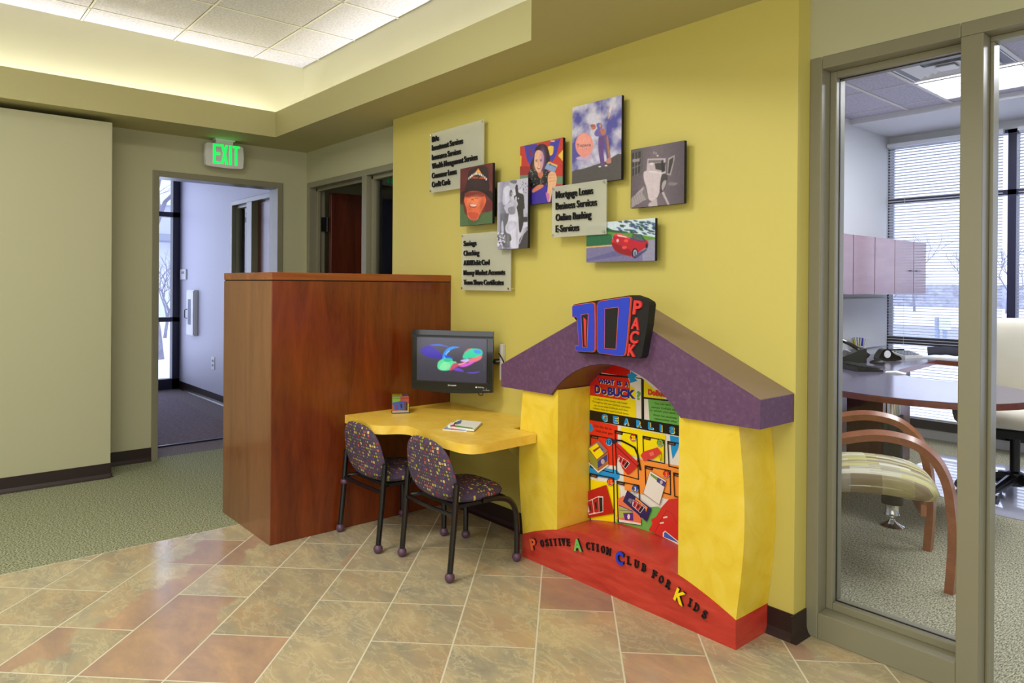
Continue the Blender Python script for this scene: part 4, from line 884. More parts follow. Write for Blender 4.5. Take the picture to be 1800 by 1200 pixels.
# ================================================================== WALL PICTURES
def picture(px_corners,x,label,draw,Z,t=.016,m=(.045,.045,.045,.045)):
    P4=[at(u,v,'x',x) for u,v in px_corners]; y1=(P4[0].y+P4[2].y)/2; y0=(P4[1].y+P4[3].y)/2; z1=(P4[0].z+P4[1].z)/2; z0=(P4[2].z+P4[3].z)/2
    o=thing('mounted_photo',(x+t,(y0+y1)/2,z0),label,'picture')
    obj('panel',bx(x,x+t,y0,y1,z0,z1),'matteblack',o)
    obj('spacer',bx(x+t,YW-.0005,y0+m[0],y1-m[1],z0+m[2],z1-m[3]),'matteblack',o)
    p=Raster((x-.0004,y1,z0),(0,-1,0),(0,0,1),y1-y0,z1-z0); p.Z=Z; draw(p); p.build('print','print',o); return o
def golf(p):
    import mathutils.noise as N
    def sky(x,y):
        n=N.fractal(Vector((x*3.2,y*4.5+2,.7)),1,2,4); b=max(0,min(1,.45+n*1.1+ (.18 if y>.55 and x<.6 else -.05))); return lerp(S(84,82,164),S(206,204,222),b)
    p.grid(sky,26,36)
    p.sm([(590,855),(760,815),(900,770),(1085,680),(1100,980),(840,990),(580,990)],S(84,80,80)); p.poly([(590,860),(1090,700),(1090,1000),(590,1000)],S(84,80,80))
    p.sm([(630,720),(720,690),(790,690),(770,730),(700,740)],S(196,170,200)); p.ell(715,588,88,120,S(232,150,140)); p.ell(712,560,66,80,S(238,160,146)); p.text('Topaca',(640,612),(780,600),(640,580),S(60,50,80),.01); p.text('1 2 3 4',(680,640),(742,632),(680,624),S(120,80,110),.0)
    p.sm([(948,320),(965,240),(988,180),(995,190),(972,280),(956,325)],S(226,206,206)); p.line([(948,330),(965,270)],7,S(190,120,90))
    p.sm([(860,500),(915,490),(905,640),(915,780),(880,785),(855,640)],S(104,74,140)); p.sm([(910,480),(945,490),(965,620),(975,740),(945,750),(925,640)],S(112,84,130)); p.sm([(935,500),(950,520),(970,700),(960,730),(940,600)],S(170,120,90))
    p.sm([(815,470),(850,420),(890,425),(925,465),(930,490),(860,505),(825,500)],S(116,100,170)); p.sm([(870,430),(910,430),(925,470),(890,490)],S(190,116,90)); p.sm([(835,385),(860,370),(885,380),(890,420),(850,430)],S(104,104,190)); p.ell(872,398,12,18,S(200,140,120))
    p.ell(806,412,26,26,S(198,120,100)); p.ell(800,398,26,14,S(170,96,88)); p.sm([(930,745),(970,710),(980,765),(940,770)],S(196,130,120)); p.ell(868,803,14,6,WHT); p.ell(930,793,14,6,WHT)
picture([(1007,188),(1093,168),(1005,323),(1092,319)],2.500,'tall photo panel of a golfer swinging beneath a purple-blue sky, highest on the yellow wall',golf,(900,150,5.625))
def girl(p):
    p.bg(S(196,62,52)); V=S(70,66,170)
    p.poly([(120,600),(245,575),(270,700),(200,830),(150,740)],V); p.poly([(380,560),(480,525),(440,690),(400,760),(340,700)],V); p.poly([(110,590),(160,592),(150,600),(112,604)],V)
    p.poly([(380,545),(425,545),(420,558),(385,556)],S(236,200,190)); p.poly([(165,600),(215,690),(180,700)],S(140,40,60)); p.sm([(355,610),(405,600),(410,640),(398,685),(365,685)],S(236,196,76)); p.sm([(512,640),(480,665),(458,695),(480,720),(500,745),(515,750)],S(236,196,76)); p.poly([(80,690),(95,700),(92,800),(80,810)],S(230,190,60))
    p.poly([(75,880),(200,880),(200,980),(75,980)],S(120,140,110)); p.poly([(425,900),(515,898),(515,975),(425,975)],S(110,140,110)); p.poly([(75,800),(220,800),(220,885),(75,890)],S(160,50,50))
    p.sm([(220,700),(232,620),(280,580),(335,590),(368,660),(375,760),(352,850),(300,870),(230,860),(190,860),(180,790),(200,740)],S(52,34,40))
    p.sm([(165,860),(210,825),(260,850),(340,850),(385,870),(370,1000),(340,1120),(220,1100),(190,1010),(160,940)],S(40,32,40))
    for i in range(46): 
        a=random.random(); x=175+a*190; y=840+random.random()*220; p.ell(x,y,3,7,S(170,176,170) if i%2 else S(86,120,96),rot=random.random()*180,n=6)
    p.sm([(255,860),(290,850),(310,880),(285,920),(262,900)],S(206,120,90))
    p.sm([(222,720),(232,660),(262,640),(300,660),(315,720),(306,790),(285,850),(258,862),(235,830),(222,780)],S(232,178,150)); p.glow(302,730,22,90,S(170,130,200),.7); p.glow(245,790,25,40,S(240,200,170),.6) 
    p.ell(243,748,10,5,S(60,40,50)); p.ell(286,745,11,5,S(60,40,50)); p.line([(232,738),(253,735)],4,S(70,40,40)); p.line([(275,732),(298,733)],4,S(70,40,40)); p.line([(262,750),(258,788),(268,792)],3,S(190,120,100)); p.sm([(246,812),(268,808),(290,800),(278,824),(260,828)],S(176,50,60)); p.sm([(250,813),(270,810),(286,805),(272,818)],S(240,232,226))
    p.poly([(75,1040),(200,1020),(330,980),(520,1010),(520,1200),(75,1200)],S(66,52,160)); p.sm([(200,1035),(260,985),(310,985),(300,1010),(240,1045),(205,1060)],S(214,130,96))
    p.sm([(355,900),(375,860),(415,850),(438,890),(442,940),(425,1010),(400,1050),(375,1150),(345,1120),(355,1000)],S(232,180,140)); 
    for yy in (890,920,950): p.line([(365,yy),(425,yy-10)],4,S(190,130,90))
    p.sm([(335,1060),(370,1080),(365,1150),(350,1140)],S(200,120,180)); p.poly([(322,822),(348,768),(447,802),(418,862)],S(136,160,206)); p.poly([(350,768),(365,755),(450,790),(446,804)],S(226,200,110)); p.text('Money',(368,786),(436,812),(374,768),S(30,28,40),.01)
picture([(915,257),(990,242),(913,360),(989,355)],2.500,'photo panel of a smiling dark-haired woman holding up a blue card, red and blue background',girl,(900,150,5.625))
def office_photo(p):
    p.grid(lambda x,y:lerp(S(120,108,118),S(82,72,84),abs(x-.45)*1.6+ (y<.3)*.1+ .25*(y-.5)),10,10)
    G=lambda k:S(int(k*1.0),int(k*.94),int(k*.98))
    p.poly([(1175,650),(1300,625),(1290,880),(1180,930)],G(96)); p.poly([(1185,670),(1275,650),(1265,860),(1190,900)],G(58))
    for a in (.33,.66): p.line([(1190,670+a*225),(1268,655+a*200)],5,G(140)); p.line([(1187+a*85,662),(1187+a*80,890)],5,G(130))
    p.poly([(1195,730),(1262,722),(1262,750),(1195,760)],G(150)); p.poly([(1340,725),(1520,720),(1520,880),(1330,850)],G(190)); p.poly([(1350,740),(1500,735),(1500,760),(1350,770)],G(120)); p.ell(1380,775,20,12,G(225)); p.poly([(1410,770),(1520,760),(1515,850),(1420,830)],G(66)); p.poly([(1475,750),(1495,740),(1510,850),(1480,860)],G(44)); p.ell(1488,748,8,12,G(60))
    p.poly([(1545,720),(1610,690),(1605,740),(1570,890),(1535,880)],G(170)); p.poly([(1555,735),(1600,705),(1592,760),(1560,875),(1540,870)],G(62))
    p.ell(1405,665,10,14,G(150)); p.ell(1425,672,9,12,G(150)); p.ell(1440,695,9,6,G(240))
    p.sm([(1310,850),(1400,860),(1485,880),(1470,980),(1450,1080),(1400,1140),(1350,1120),(1330,1010),(1305,930)],G(206)); p.poly([(1320,850),(1560,885),(1500,870),(1400,845)],G(226)); p.sm([(1480,885),(1540,890),(1520,1000),(1480,1060),(1460,1040)],G(70)); p.sm([(1495,950),(1525,940),(1520,980),(1490,1040),(1480,1000)],G(170))
    p.poly([(1180,1120),(1300,1000),(1340,1120),(1180,1210)],G(176)); 
    for k in range(7): p.line([(1180,1110+k*14),(1330,1020+k*22)],4,G(110)); p.line([(1200+k*22,1100-k*12),(1230+k*22,1200)],3,G(110))
    p.poly([(1350,1170),(1430,1110),(1440,1200),(1350,1210)],G(186)); p.poly([(1480,1060),(1500,1050),(1560,1180),(1545,1190)],G(186)); p.poly([(1310,990),(1345,1110),(1330,1140),(1290,1060)],G(130)); p.sm([(1560,960),(1640,965),(1600,990),(1550,985)],G(130))
picture([(1109,263),(1203,247),(1109,366),(1203,357)],2.500,'grey-violet monochrome photo panel of a tilted reception room, rightmost on the yellow wall',office_photo,(900,150,5.625))
def boy(p):
    p.grid(lambda x,y:lerp(S(92,34,40),S(126,62,58),x*.6+.3*math.sin(9*y+4*x)),8,12)
    p.Z=(800,270,6.667)
    p.poly([(50,590),(440,660),(440,870),(50,880)],S(74,100,62)); p.sm([(60,590),(110,640),(140,720),(150,870),(50,880),(50,600)],S(84,112,70)); p.sm([(280,780),(350,690),(440,660),(450,860),(250,860)],S(84,112,70)); p.sm([(100,600),(150,640),(140,720),(110,690)],S(110,50,34)); p.sm([(330,560),(440,560),(440,660),(330,690),(300,660)],S(110,44,46))
    p.sm([(105,540),(115,470),(170,440),(290,440),(350,500),(362,560),(330,640),(285,720),(262,770),(205,782),(150,740),(135,650),(118,600)],S(236,114,70)); p.sm([(160,500),(300,500),(310,560),(280,620),(160,620),(140,560)],S(246,134,88)); p.sm([(120,450),(370,450),(340,500),(250,510),(180,505),(125,510)],S(150,56,50)); p.sm([(150,690),(270,700),(250,770),(200,780)],S(206,86,60))
    p.sm([(162,590),(205,588),(262,600),(240,630),(200,632),(172,620)],S(160,40,40)); p.sm([(172,594),(210,592),(254,602),(232,618),(190,616)],S(250,232,214)); p.glow(230,540,60,60,S(250,146,100),.6); p.glow(170,640,30,70,S(190,70,44),.5); p.glow(310,600,30,90,S(170,60,40),.6); p.glow(215,470,120,26,S(96,30,30),.7); p.ell(205,535,16,10,S(206,90,60)); p.ell(196,542,4,4,S(120,40,30)); p.ell(216,544,4,4,S(120,40,30)); p.line([(148,520),(180,514)],5,S(90,30,30)); p.line([(230,520),(268,524)],5,S(90,30,30))
    p.sm([(60,470),(120,430),(250,418),(400,430),(440,470),(440,560),(380,500),(300,445),(180,440),(110,470),(60,500)],S(44,26,28)); p.sm([(120,430),(140,330),(160,220),(210,170),(330,140),(385,180),(392,300),(395,430),(250,420)],S(54,36,38)); p.sm([(60,570),(60,480),(110,470),(105,540)],S(50,26,24))
    p.glow(250,330,90,60,S(70,50,52),.5); p.poly([(228,228),(272,172),(312,232),(270,215)],S(246,150,50)); p.poly([(245,215),(272,190),(296,222)],S(250,190,70))
    for i in range(12):
        a=i/11; x=160+a*205; y=292-math.sin(a*PI)*62+a*8; p.poly([(x-8,y-13),(x+8,y-15),(x+8,y+11),(x-8,y+13)],S(232,226,220) if i%3 else S(180,176,176))
    p.text('CREDIT UNION',(190,290),(360,298),(192,268),S(236,104,40),.02)
picture([(809,296),(866,287),(809,398),(866,392)],2.478,'photo panel of a grinning boy in a dark brimmed hat and green shirt',boy,(900,150,5.625),m=(.045,.045,.045,.13))
def wed(p):
    p.grid(lambda x,y:lerp(S(120,120,150),S(214,214,232),.5+.5*math.sin(3+x*7)+.2*(y>.7)),10,12); p.Z=(800,270,6.667); G=lambda k:S(int(k*.95),int(k*.95),min(255,int(k*1.06)))
    p.poly([(640,310),(860,280),(860,420),(640,420)],G(200)); p.sm([(640,320),(720,310),(715,350),(660,345)],G(120)); p.poly([(790,330),(850,320),(850,700),(800,700)],G(196)); 
    for i in range(30): x=760+random.random()*90;y=330+random.random()*130; p.ell(x,y,6,8,G(random.choice((90,150,220))),n=6)
    p.poly([(530,700),(640,700),(640,1100),(530,1100)],G(110)); 
    p.sm([(705,400),(718,362),(735,372),(742,450),(800,480),(810,560),(815,640),(800,660),(805,800),(790,860),(770,920),(750,900),(735,700),(700,560),(690,500),(712,480)],S(62,60,58)); p.ell(724,430,17,40,S(62,58,62)); p.sm([(708,510),(722,505),(718,560),(705,545)],G(230)); p.ell(742,525,7,9,G(220))
    p.sm([(560,480),(570,410),(610,375),(640,390),(645,440),(630,500),(640,540),(610,590),(570,600),(555,560)],G(222)); p.ell(655,462,18,40,G(110)); p.ell(662,470,10,20,G(160)); p.sm([(580,615),(700,540),(720,545),(735,600),(690,650),(620,700),(595,680)],G(206)); 
    p.sm([(635,700),(700,690),(735,760),(748,880),(745,1000),(735,1115),(660,1115),(640,960),(600,920),(590,860),(620,790)],G(228)); p.sm([(600,850),(640,790),(720,800),(690,880),(620,910)],G(200)); p.sm([(590,960),(640,940),(660,1010),(610,1030)],S(86,86,84)); p.sm([(620,640),(700,620),(700,700),(640,710)],G(150))
    p.poly([(755,1000),(850,860),(850,1110),(740,1110)],S(70,68,72)); p.line([(755,1050),(800,940),(850,880)],10,G(190)); p.poly([(790,740),(850,740),(850,800),(795,800)],G(66)); p.poly([(800,810),(850,800),(850,850),(800,870)],G(220))
    for i in range(60): x=497+random.random()*90;y=930+random.random()*180; p.ell(x,y,9,12,G(random.choice((90,150,226,236))),rot=random.random()*90,n=7)
    p.sm([(545,800),(560,790),(570,900),(550,930),(540,880)],G(210))
_w=wed
def wed(p):
    _w(p); G=lambda k:S(int(k*.95),int(k*.95),min(255,int(k*1.06)))
    p.glow(590,470,25,90,G(240),.6); p.glow(700,620,16,80,G(170),.5); p.glow(660,860,40,50,G(246),.6); p.glow(725,950,14,140,G(170),.6); p.glow(620,1000,20,80,G(180),.4); p.glow(560,620,20,200,G(150),.4); p.glow(690,760,40,30,G(250),.5)
picture([(875,321),(928,312),(874,438),(928,436)],2.470,'narrow black-and-white wedding photo panel of a couple embracing',wed,(900,150,5.625),m=(.085,.045,.12,.045))
def car(p):
    p.Z=(950,300,6.667); p.grid(lambda x,y:lerp(S(150,150,200),S(120,118,160),x) if y<.38 else S(214,226,236),8,16)
    p.poly([(530,620),(1350,560),(1350,800),(530,700)],S(206,224,236)); p.poly([(530,680),(760,650),(840,690),(1350,780),(1350,830),(530,760)],S(96,150,60)); p.poly([(530,740),(830,740),(860,870),(530,890)],S(40,104,70)); p.sm([(530,660),(700,640),(840,690),(1000,710),(1020,730),(830,720),(700,700),(530,690)],S(50,90,70))
    for i in range(70):
        x=900+random.random()*440; y=575+random.random()*150+ (x-900)*.06; p.ell(x,y,30,9,random.choice((S(60,78,130),S(44,96,84),S(80,100,150),S(40,80,70))),rot=15,n=8)
    p.poly([(530,890),(840,865),(1350,810),(1350,1070),(530,1090)],S(122,118,160)); p.poly([(530,890),(850,866),(850,880),(530,905)],S(226,180,110)); p.poly([(530,1040),(900,930),(1000,990),(530,1060)],S(104,100,150)); p.poly([(1180,830),(1350,800),(1350,1060),(1200,1060)],S(150,148,176))
    p.sm([(835,840),(860,760),(890,735),(960,750),(1040,790),(1130,800),(1220,800),(1262,830),(1262,880),(1240,900),(1140,960),(1090,1010),(1000,990),(900,950),(850,890)],S(190,30,50)); p.sm([(835,840),(900,860),(1000,900),(1060,940),(1060,990),(980,985),(890,950),(845,890)],S(150,20,34)); p.sm([(870,740),(960,745),(1040,785),(1040,800),(960,775),(880,762)],S(226,70,80)); p.poly([(900,748),(1000,770),(1020,785),(910,765)],S(250,214,220))
    p.poly([(1080,750),(1090,740),(1180,752),(1230,830),(1150,800),(1060,790)],S(60,104,100)); p.line([(1085,745),(1180,748),(1228,826)],9,S(24,30,50)); p.poly([(1040,780),(1120,800),(1230,830),(1210,840),(1060,806)],S(90,60,120)); p.ell(1005,820,24,18,S(240,80,60)); p.ell(905,818,14,18,S(220,200,206)); p.ell(850,820,12,20,S(216,60,56)); p.ell(985,900,30,18,S(226,80,80)); p.poly([(1090,770),(1100,745),(1110,775)],S(170,60,60))
    p.ell(1108,966,38,60,S(20,20,34)); p.ell(1110,966,22,42,S(170,176,206)); p.ell(1110,966,12,26,S(90,96,130)); p.ell(1246,880,14,32,S(24,24,50)); p.poly([(1070,1015),(1140,1015),(1250,930),(1240,910),(1140,975)],S(80,76,120))
picture([(1031,392),(1152,384),(1031,461),(1151,458)],2.492,'wide photo panel of a red convertible on a road, lowest on the yellow wall',car,(950,300,6.667))
# ---------------- frosted acrylic service signs
def acrylic(pxc,x,label,lines,Z,ends=None):
    P4=[at(u,v,'x',x) for u,v in pxc]; y1=(P4[0].y+P4[2].y)/2; y0=(P4[1].y+P4[3].y)/2; z1=(P4[0].z+P4[1].z)/2; z0=(P4[2].z+P4[3].z)/2
    o=thing('service_sign',(x+.006,(y0+y1)/2,z0),label,'sign'); obj('frosted_plate',bx(x,x+.006,y0,y1,z0,z1,.001),'acrylic',o)
    for y in (y0+.012,y1-.012):
        for z in (z0+.012,z1-.012):
            b_=B(); tube(b_,[(x-.004,y,z),((ends or {}).get((y>(y0+y1)/2,z>(z0+z1)/2),YW-.0005),y,z)],.0042,seg=10); tube(b_,[(x-.006,y,z),(x-.001,y,z)],.006,seg=10); obj('standoff',b_,'chrome',o)
    zx,zy,k=Z
    for t,u0,v0,u1,v1,h in lines:
        A_,B_,C_=[at(zx+a/k,zy+b/k,'x',x-.001) for a,b in ((u0,v0),(u1,v1),(u0,v0-h))]; bm=B(); B2=Vector((B_.x,B_.y,A_.z)); text_solid(bm,t,lambda a,b:A_+(B2-A_)*a+(C_-A_)*b,Vector((-.008,0,0)),.008); obj('lettering',bm,'matteblack',o)
    return o
Za=(740,190,6.923)
acrylic([(756,236),(850,208),(756,339),(850,325)],2.505,'frosted clear sign listing investment, insurance and loan services, topmost of the three',[('IRAs',142,415,222,400,66),('Investment Services',142,520,515,440,68),('Insurance Services',142,635,490,570,68),('Wealth Management Services',142,742,692,640,68),('Consumer Loans',142,858,438,815,68),('Credit Cards',142,965,360,932,68)],Za)
Zb=(740,350,6.923)
acrylic([(811,411),(897,405),(811,510),(898,511)],2.505,'frosted clear sign starting with Savings and Checking, lowest, next to the cherry partition',[('Savings',527,570,678,572,62),('Checking',527,688,714,686,62),('ATM/Debit Card',527,806,838,800,62),('Money Market Accounts',527,924,1026,918,62),('Term Share Certificates',527,1040,1010,1040,62)],Zb)
Zc=(950,300,6.667)
acrylic([(970,329),(1066,314),(970,418),(1065,411)],2.480,'frosted clear sign with four lines about mortgages, business and online banking, overlapping the car photo',[('Mortgage Loans',188,325,620,278,82),('Business Services',188,458,666,412,82),('Online Banking',188,590,600,574,82),('E-Services',188,722,458,708,82)],Zc,{(True,True):2.4992,(False,True):2.4992,(False,False):2.4912})
# ================================================================== EXIT SIGN
ex=thing('exit_sign',(1.925,5.67,2.226),'green-lit EXIT sign hanging from the soffit above the cased opening','exit sign')
e0,e1,z0,z1=1.776,2.072,2.222,2.402
bm=B(); out=[]; 
prism(bm,[(e0+.006,z0+.01),(e0+.02,z0+.002),((e0+e1)/2,z0-.004),(e1-.02,z0+.002),(e1-.006,z0+.01),(e1,(z0+z1)/2),(e1-.006,z1-.01),(e1-.02,z1-.002),((e0+e1)/2,z1+.003),(e0+.02,z1-.002),(e0+.006,z1-.01),(e0,(z0+z1)/2)],lambda p:Vector((p[0],5.652,p[1])),lambda p:Vector((p[0],5.69,p[1])))
obj('housing',bm,'white',ex); obj('ceiling_canopy',bx(1.86,1.99,5.655,5.685,z1,SOF-.0005,.003),'white',ex); obj('canopy_plate',bx(1.85,2.0,5.64,5.70,2.428,SOF-.0002,.002),'white',ex)
green=plain('exit_green',S(20,230,90),.5,emit=S(10,240,90),es=1.0)
def exl(pxs):
    P0=[at(260+u/6,230+v/6,'y',5.652) for u,v in pxs]; bm=B(); prism(bm,[(q.x,q.z) for q in P0],lambda p:Vector((p[0],5.6505,p[1])),lambda p:Vector((p[0],5.6535,p[1]))); return bm
obj('letter_e',exl([(686,132),(765,142),(765,165),(712,160),(712,225),(762,230),(762,255),(712,250),(712,318),(762,325),(765,348),(686,342)]),green,ex)
obj('letter_x',exl([(770,140),(797,143),(808,195),(820,148),(845,152),(822,248),(845,355),(820,358),(808,292),(797,350),(772,346),(795,245)]),green,ex)
obj('letter_i',exl([(858,152),(884,155),(884,362),(856,358)]),green,ex)
obj('letter_t',exl([(895,158),(968,165),(968,188),(942,186),(942,368),(916,366),(916,184),(895,181)]),green,ex)
# ================================================================== HALL THINGS
hx=HX
t=thing('keypad',(hx,9.30,1.365),'small white keypad on the hall wall beside the dark window frame','thermostat'); obj('case',bx(hx-.018,hx-.0005,9.17,9.40,1.365,1.49,.004),'white',t); obj('display',bx(hx-.020,hx-.0175,9.23,9.34,1.435,1.465),'shade',t)
t=thing('equipment_cabinet',(hx,8.97,.70),'white wall cabinet with a narrow glazed door and small handle, on the hall wall','cabinet')
obj('case',bx(hx-.045,hx-.0005,8.75,9.02,.70,1.24,.004),'white',t); dr=obj('door',bx(hx-.053,hx-.0455,8.76,9.01,.71,1.23,.002),'white',t)
obj('window_pane',bx(hx-.055,hx-.0525,8.85,8.95,.83,1.13),'shade',dr); b_=B(); lathe(b_,[(.001,0),(.05,0),(.05,.18),(.02,.24),(.02,.27),(.001,.27)],(hx-.124+.008,9.02,.85),12); 
b_.free(); b_=B(); tube(b_,[(hx-.053,8.985,.90),(hx-.08,8.985,.91),(hx-.08,8.985,1.0),(hx-.053,8.985,1.01)],.005,8); obj('handle',b_,'black',dr)
t=thing('wall_outlet',(hx,8.21,.36),'white electrical outlet low on the hall wall','outlet'); obj('cover_plate',bx(hx-.006,hx-.0003,8.15,8.26,.36,.50,.002),'white',t)
for z in (.405,.455): obj('socket',bx(hx-.008,hx-.0055,8.18,8.23,z-.012,z+.012),'shade',t)
# ================================================================== OFFICE THINGS
# overhead cabinets, pinboard
oh=thing('overhead_cabinet',(6.0,2.5,1.272),'long mauve laminate overhead cabinet row hung on the office wall','cabinet')
obj('carcass',bx(4.70,6.82,2.37,OYL-.001,1.272,1.722,.002),'overhead',oh)
for a,b_ in ((4.72,5.055),(5.06,5.385),(5.39,5.762),(5.768,6.145),(6.15,6.538),(6.544,6.82)): 
    d_=obj('door',bx(a,b_-.004,2.352,2.369,1.275,1.719,.002),'overhead',oh)
    if b_>6.2: k_=B(); tube(k_,([(x_,y_,1.47) for x_,y_ in ((b_-.02,2.352),(b_-.02,2.335),(b_-.10,2.335),(b_-.10,2.352))] if b_<6.6 else [(x_,y_,1.47) for x_,y_ in ((a+.02,2.352),(a+.02,2.335),(a+.10,2.335),(a+.10,2.352))]),.004,6); obj('handle',k_,'black',d_)
pb=thing('pinboard',(6.0,2.68,.80),'pale grey fabric pinboard under the overhead cabinets','board'); obj('panel',bx(4.7,6.82,2.675,OYL-.001,.80,1.235,.004),'cream_wall' ,pb)
b_=B(); tube(b_,smoothpts([(5.60,2.52,1.2725),(5.56,2.53,1.24),(5.50,2.56,1.235)],4),.005,6); tag(obj('lamp_cord',b_,'black'),'short black cord hanging under the overhead cabinets','cord')
# desk: worksurface with rounded peninsula
outer=smoothpts([Vector(q) for q in [(4.15,2.10),(4.07,1.851),(4.036,1.68),(4.034,1.51),(4.059,1.389),(4.108,1.259),(4.214,1.138),(4.40,1.05),(4.60,1.03),(4.81,1.10),(4.98,1.22),(5.055,1.364),(5.05,1.50),(5.02,1.62),(5.03,1.74),(5.10,1.86),(5.24,1.97),(5.42,2.045)]],4)
ws=[(q.x,q.y) for q in outer]+[(6.43,2.13),(6.36,1.0),(6.36,-.4),(6.82,-.4),(6.82,2.672),(4.13,2.672)]
od=thing('office_desk',(5.2,1.9,0),'large mauve-topped office desk with rounded peninsula and reddish wood edge','desk')
obj('worksurface',prz(B(),ws,.737,.740),'desktop',od); obj('edge_band',prz(B(),ws,.704,.7369),'deskedge',od)
obj('end_panel',bx(4.16,4.20,2.12,2.66,.0,.703),'doorwood',od); obj('modesty_panel',bx(4.2,6.4,2.60,2.63,.15,.703),'doorwood',od); obj('pedestal',bx(5.35,5.85,2.12,2.59,.02,.703,.003),'doorwood',od); obj('side_panel',bx(6.38,6.80,-.38,-.36,.0,.703),'doorwood',od)
obj('side_panel',bx(4.62,5.0,2.22,2.25,.0,.703),'doorwood',od)
fp=at(1568,925,'z',0); FXX,FYY=fp.x,fp.y
l_=B(); lathe(l_,[(.001,.0),(.062,.0),(.062,.006),(.02,.03),(.012,.045),(.02,.055),(.035,.06),(.04,.07),(.035,.08),(.036,.13),(.001,.13)],(FXX,FYY,0),24); lg=obj('leg',l_,'chrome',od,40)
l_=B(); lathe(l_,[(.001,.13),(.055,.13),(.055,.62),(.001,.62)],(FXX,FYY,0),24); obj('sleeve',l_,'black',lg,40)
l_=B(); lathe(l_,[(.001,.62),(.036,.62),(.036,.703),(.001,.703)],(FXX,FYY,0),24); obj('collar',l_,'chrome',lg,40)
# guest armchair
A0=Vector((3.473,1.091,0)); sd=Vector((.885,.467,0)).normalized(); fd=Vector((sd.y,-sd.x,0)) ; wid=.54
gc=thing('guest_armchair',tuple(A0+sd*.27-fd*.27),'curved wooden guest armchair with striped olive and cream block fabric, behind the glass','chair')
def G3(a,b,z): return A0+sd*a-fd*b+Vector((0,0,z))    # a across, b toward the back
for a in (0,wid):
    prof=[(0,0),(-.012,.23),(.002,.42),(.03,.52),(.075,.59),(.158,.645),(.293,.662),(.444,.63),(.56,.585)]
    P_=smoothpts([G3(a,b,z) for b,z in prof],5); obj('arm',tube(B(),P_,0,sq=(.040,.036)),'chairwood',gc,50)
    obj('leg',tube(B(),smoothpts([G3(a,.60,.0),G3(a,.575,.25),G3(a,.555,.45),G3(a,.57,.66),G3(a,.62,.84)],4),0,sq=(.036,.036)),'chairwood',gc,50)
obj('rail',tube(B(),[G3(.02,.10,.34),G3(wid-.02,.10,.34)],0,sq=(.05,.022)),'chairwood',gc); obj('rail',tube(B(),[G3(.02,.56,.36),G3(wid-.02,.56,.36)],0,sq=(.05,.022)),'chairwood',gc)
pad(lambda u,v,w:G3(wid/2+u,.29+v,.405+w+.05*math.cos((v+.0)*4.6)-.03),.245,.275,.10,ex=5,dome=.03,name='seat',mat='guest',parent=gc)
pad(lambda u,v,w:G3(wid/2+u,.60+.12*v/.2*.5-w,.66+v),.235,.20,.05,ex=4,dome=.01,name='backrest',mat='guest',parent=gc)
# cream task chair
tc=at(1775,842,'z',.10); TC=Vector((5.38,1.33,0))
ts=thing('task_chair',tuple(TC),'cream upholstered swivel chair on a black base behind the peninsula','chair')
td=Vector((-.98,-.2,0)).normalized(); tn=Vector((-td.y,td.x,0))   # td: facing direction
def T3(a,b,z): return TC+tn*a+td*b+Vector((0,0,z))
pad(lambda u,v,w:T3(u,v,.52+w),.27,.26,.13,ex=3.5,dome=.025,name='seat',mat='cream',parent=ts)
pad(lambda u,v,w:T3(u,-.25-.10*v+.5*u*u*.6+w*1,.86+v),.27,.27,.09,ex=3.2,dome=.02,name='backrest',mat='cream',parent=ts)
obj('seat_shell',box(B(),-.2,.2,-.2,.2,.40,.455,.01,mat=Matrix.Translation(TC)@Matrix.Rotation(math.atan2(td.y,td.x)-PI/2,4,'Z')),'matteblack',ts)
l_=B(); lathe(l_,[(.001,.08),(.05,.08),(.05,.16),(.028,.17),(.028,.40),(.001,.40)],TC,20); obj('gas_column',l_,'black',ts,40)
l_=B(); tube(l_,[T3(0,-.18,.43),T3(0,-.30,.46),T3(0,-.33,.60),T3(0,-.31,.75)],0,sq=(.02,.07)); obj('back_support',l_,'black',ts)
for k in range(5):
    a=2*PI*k/5+.5; e=Vector((math.cos(a),math.sin(a),0)); l_=B(); tube(l_,[TC+e*.03+Vector((0,0,.125)),TC+e*.30+Vector((0,0,.085))],[.035,.02],8); lg=obj('leg',l_,'black',ts)
    l_=B(); q=TC+e*.30+Vector((0,0,.037)); f=Vector((-e.y,e.x,0)); 
    for s_ in (-1,1): tube(l_,[q+f*.012*s_,q+f*.028*s_],.026,14)
    tube(l_,[q+Vector((0,0,.0)),q+Vector((0,0,.05))],.008,8); obj('castor',l_,'black',lg)
for s_ in (-1,1):
    l_=B(); tube(l_,smoothpts([T3(s_*.22,0,.43),T3(s_*.31,0,.47),T3(s_*.32,0,.62)],4),0,sq=(.045,.02)); am=obj('armrest',l_,'black',ts); obj('arm_pad',box(B(),-.04,.04,-.12,.12,.62,.65,.01,mat=Matrix.Translation(TC+tn*s_*.32)@Matrix.Rotation(math.atan2(td.y,td.x)-PI/2,4,'Z')),'black',am)
mq=plain('clear_chair_mat',S(196,198,214),.12,coat=.6); cmx=obj('chair_mat',prz(B(),[(4.87,.2),(6.3,.2),(6.3,2.05),(5.3,2.05),(4.87,1.4)],.0015,.005),mq); tag(cmx,'glossy plastic chair mat on the office carpet under the cream chair','mat')
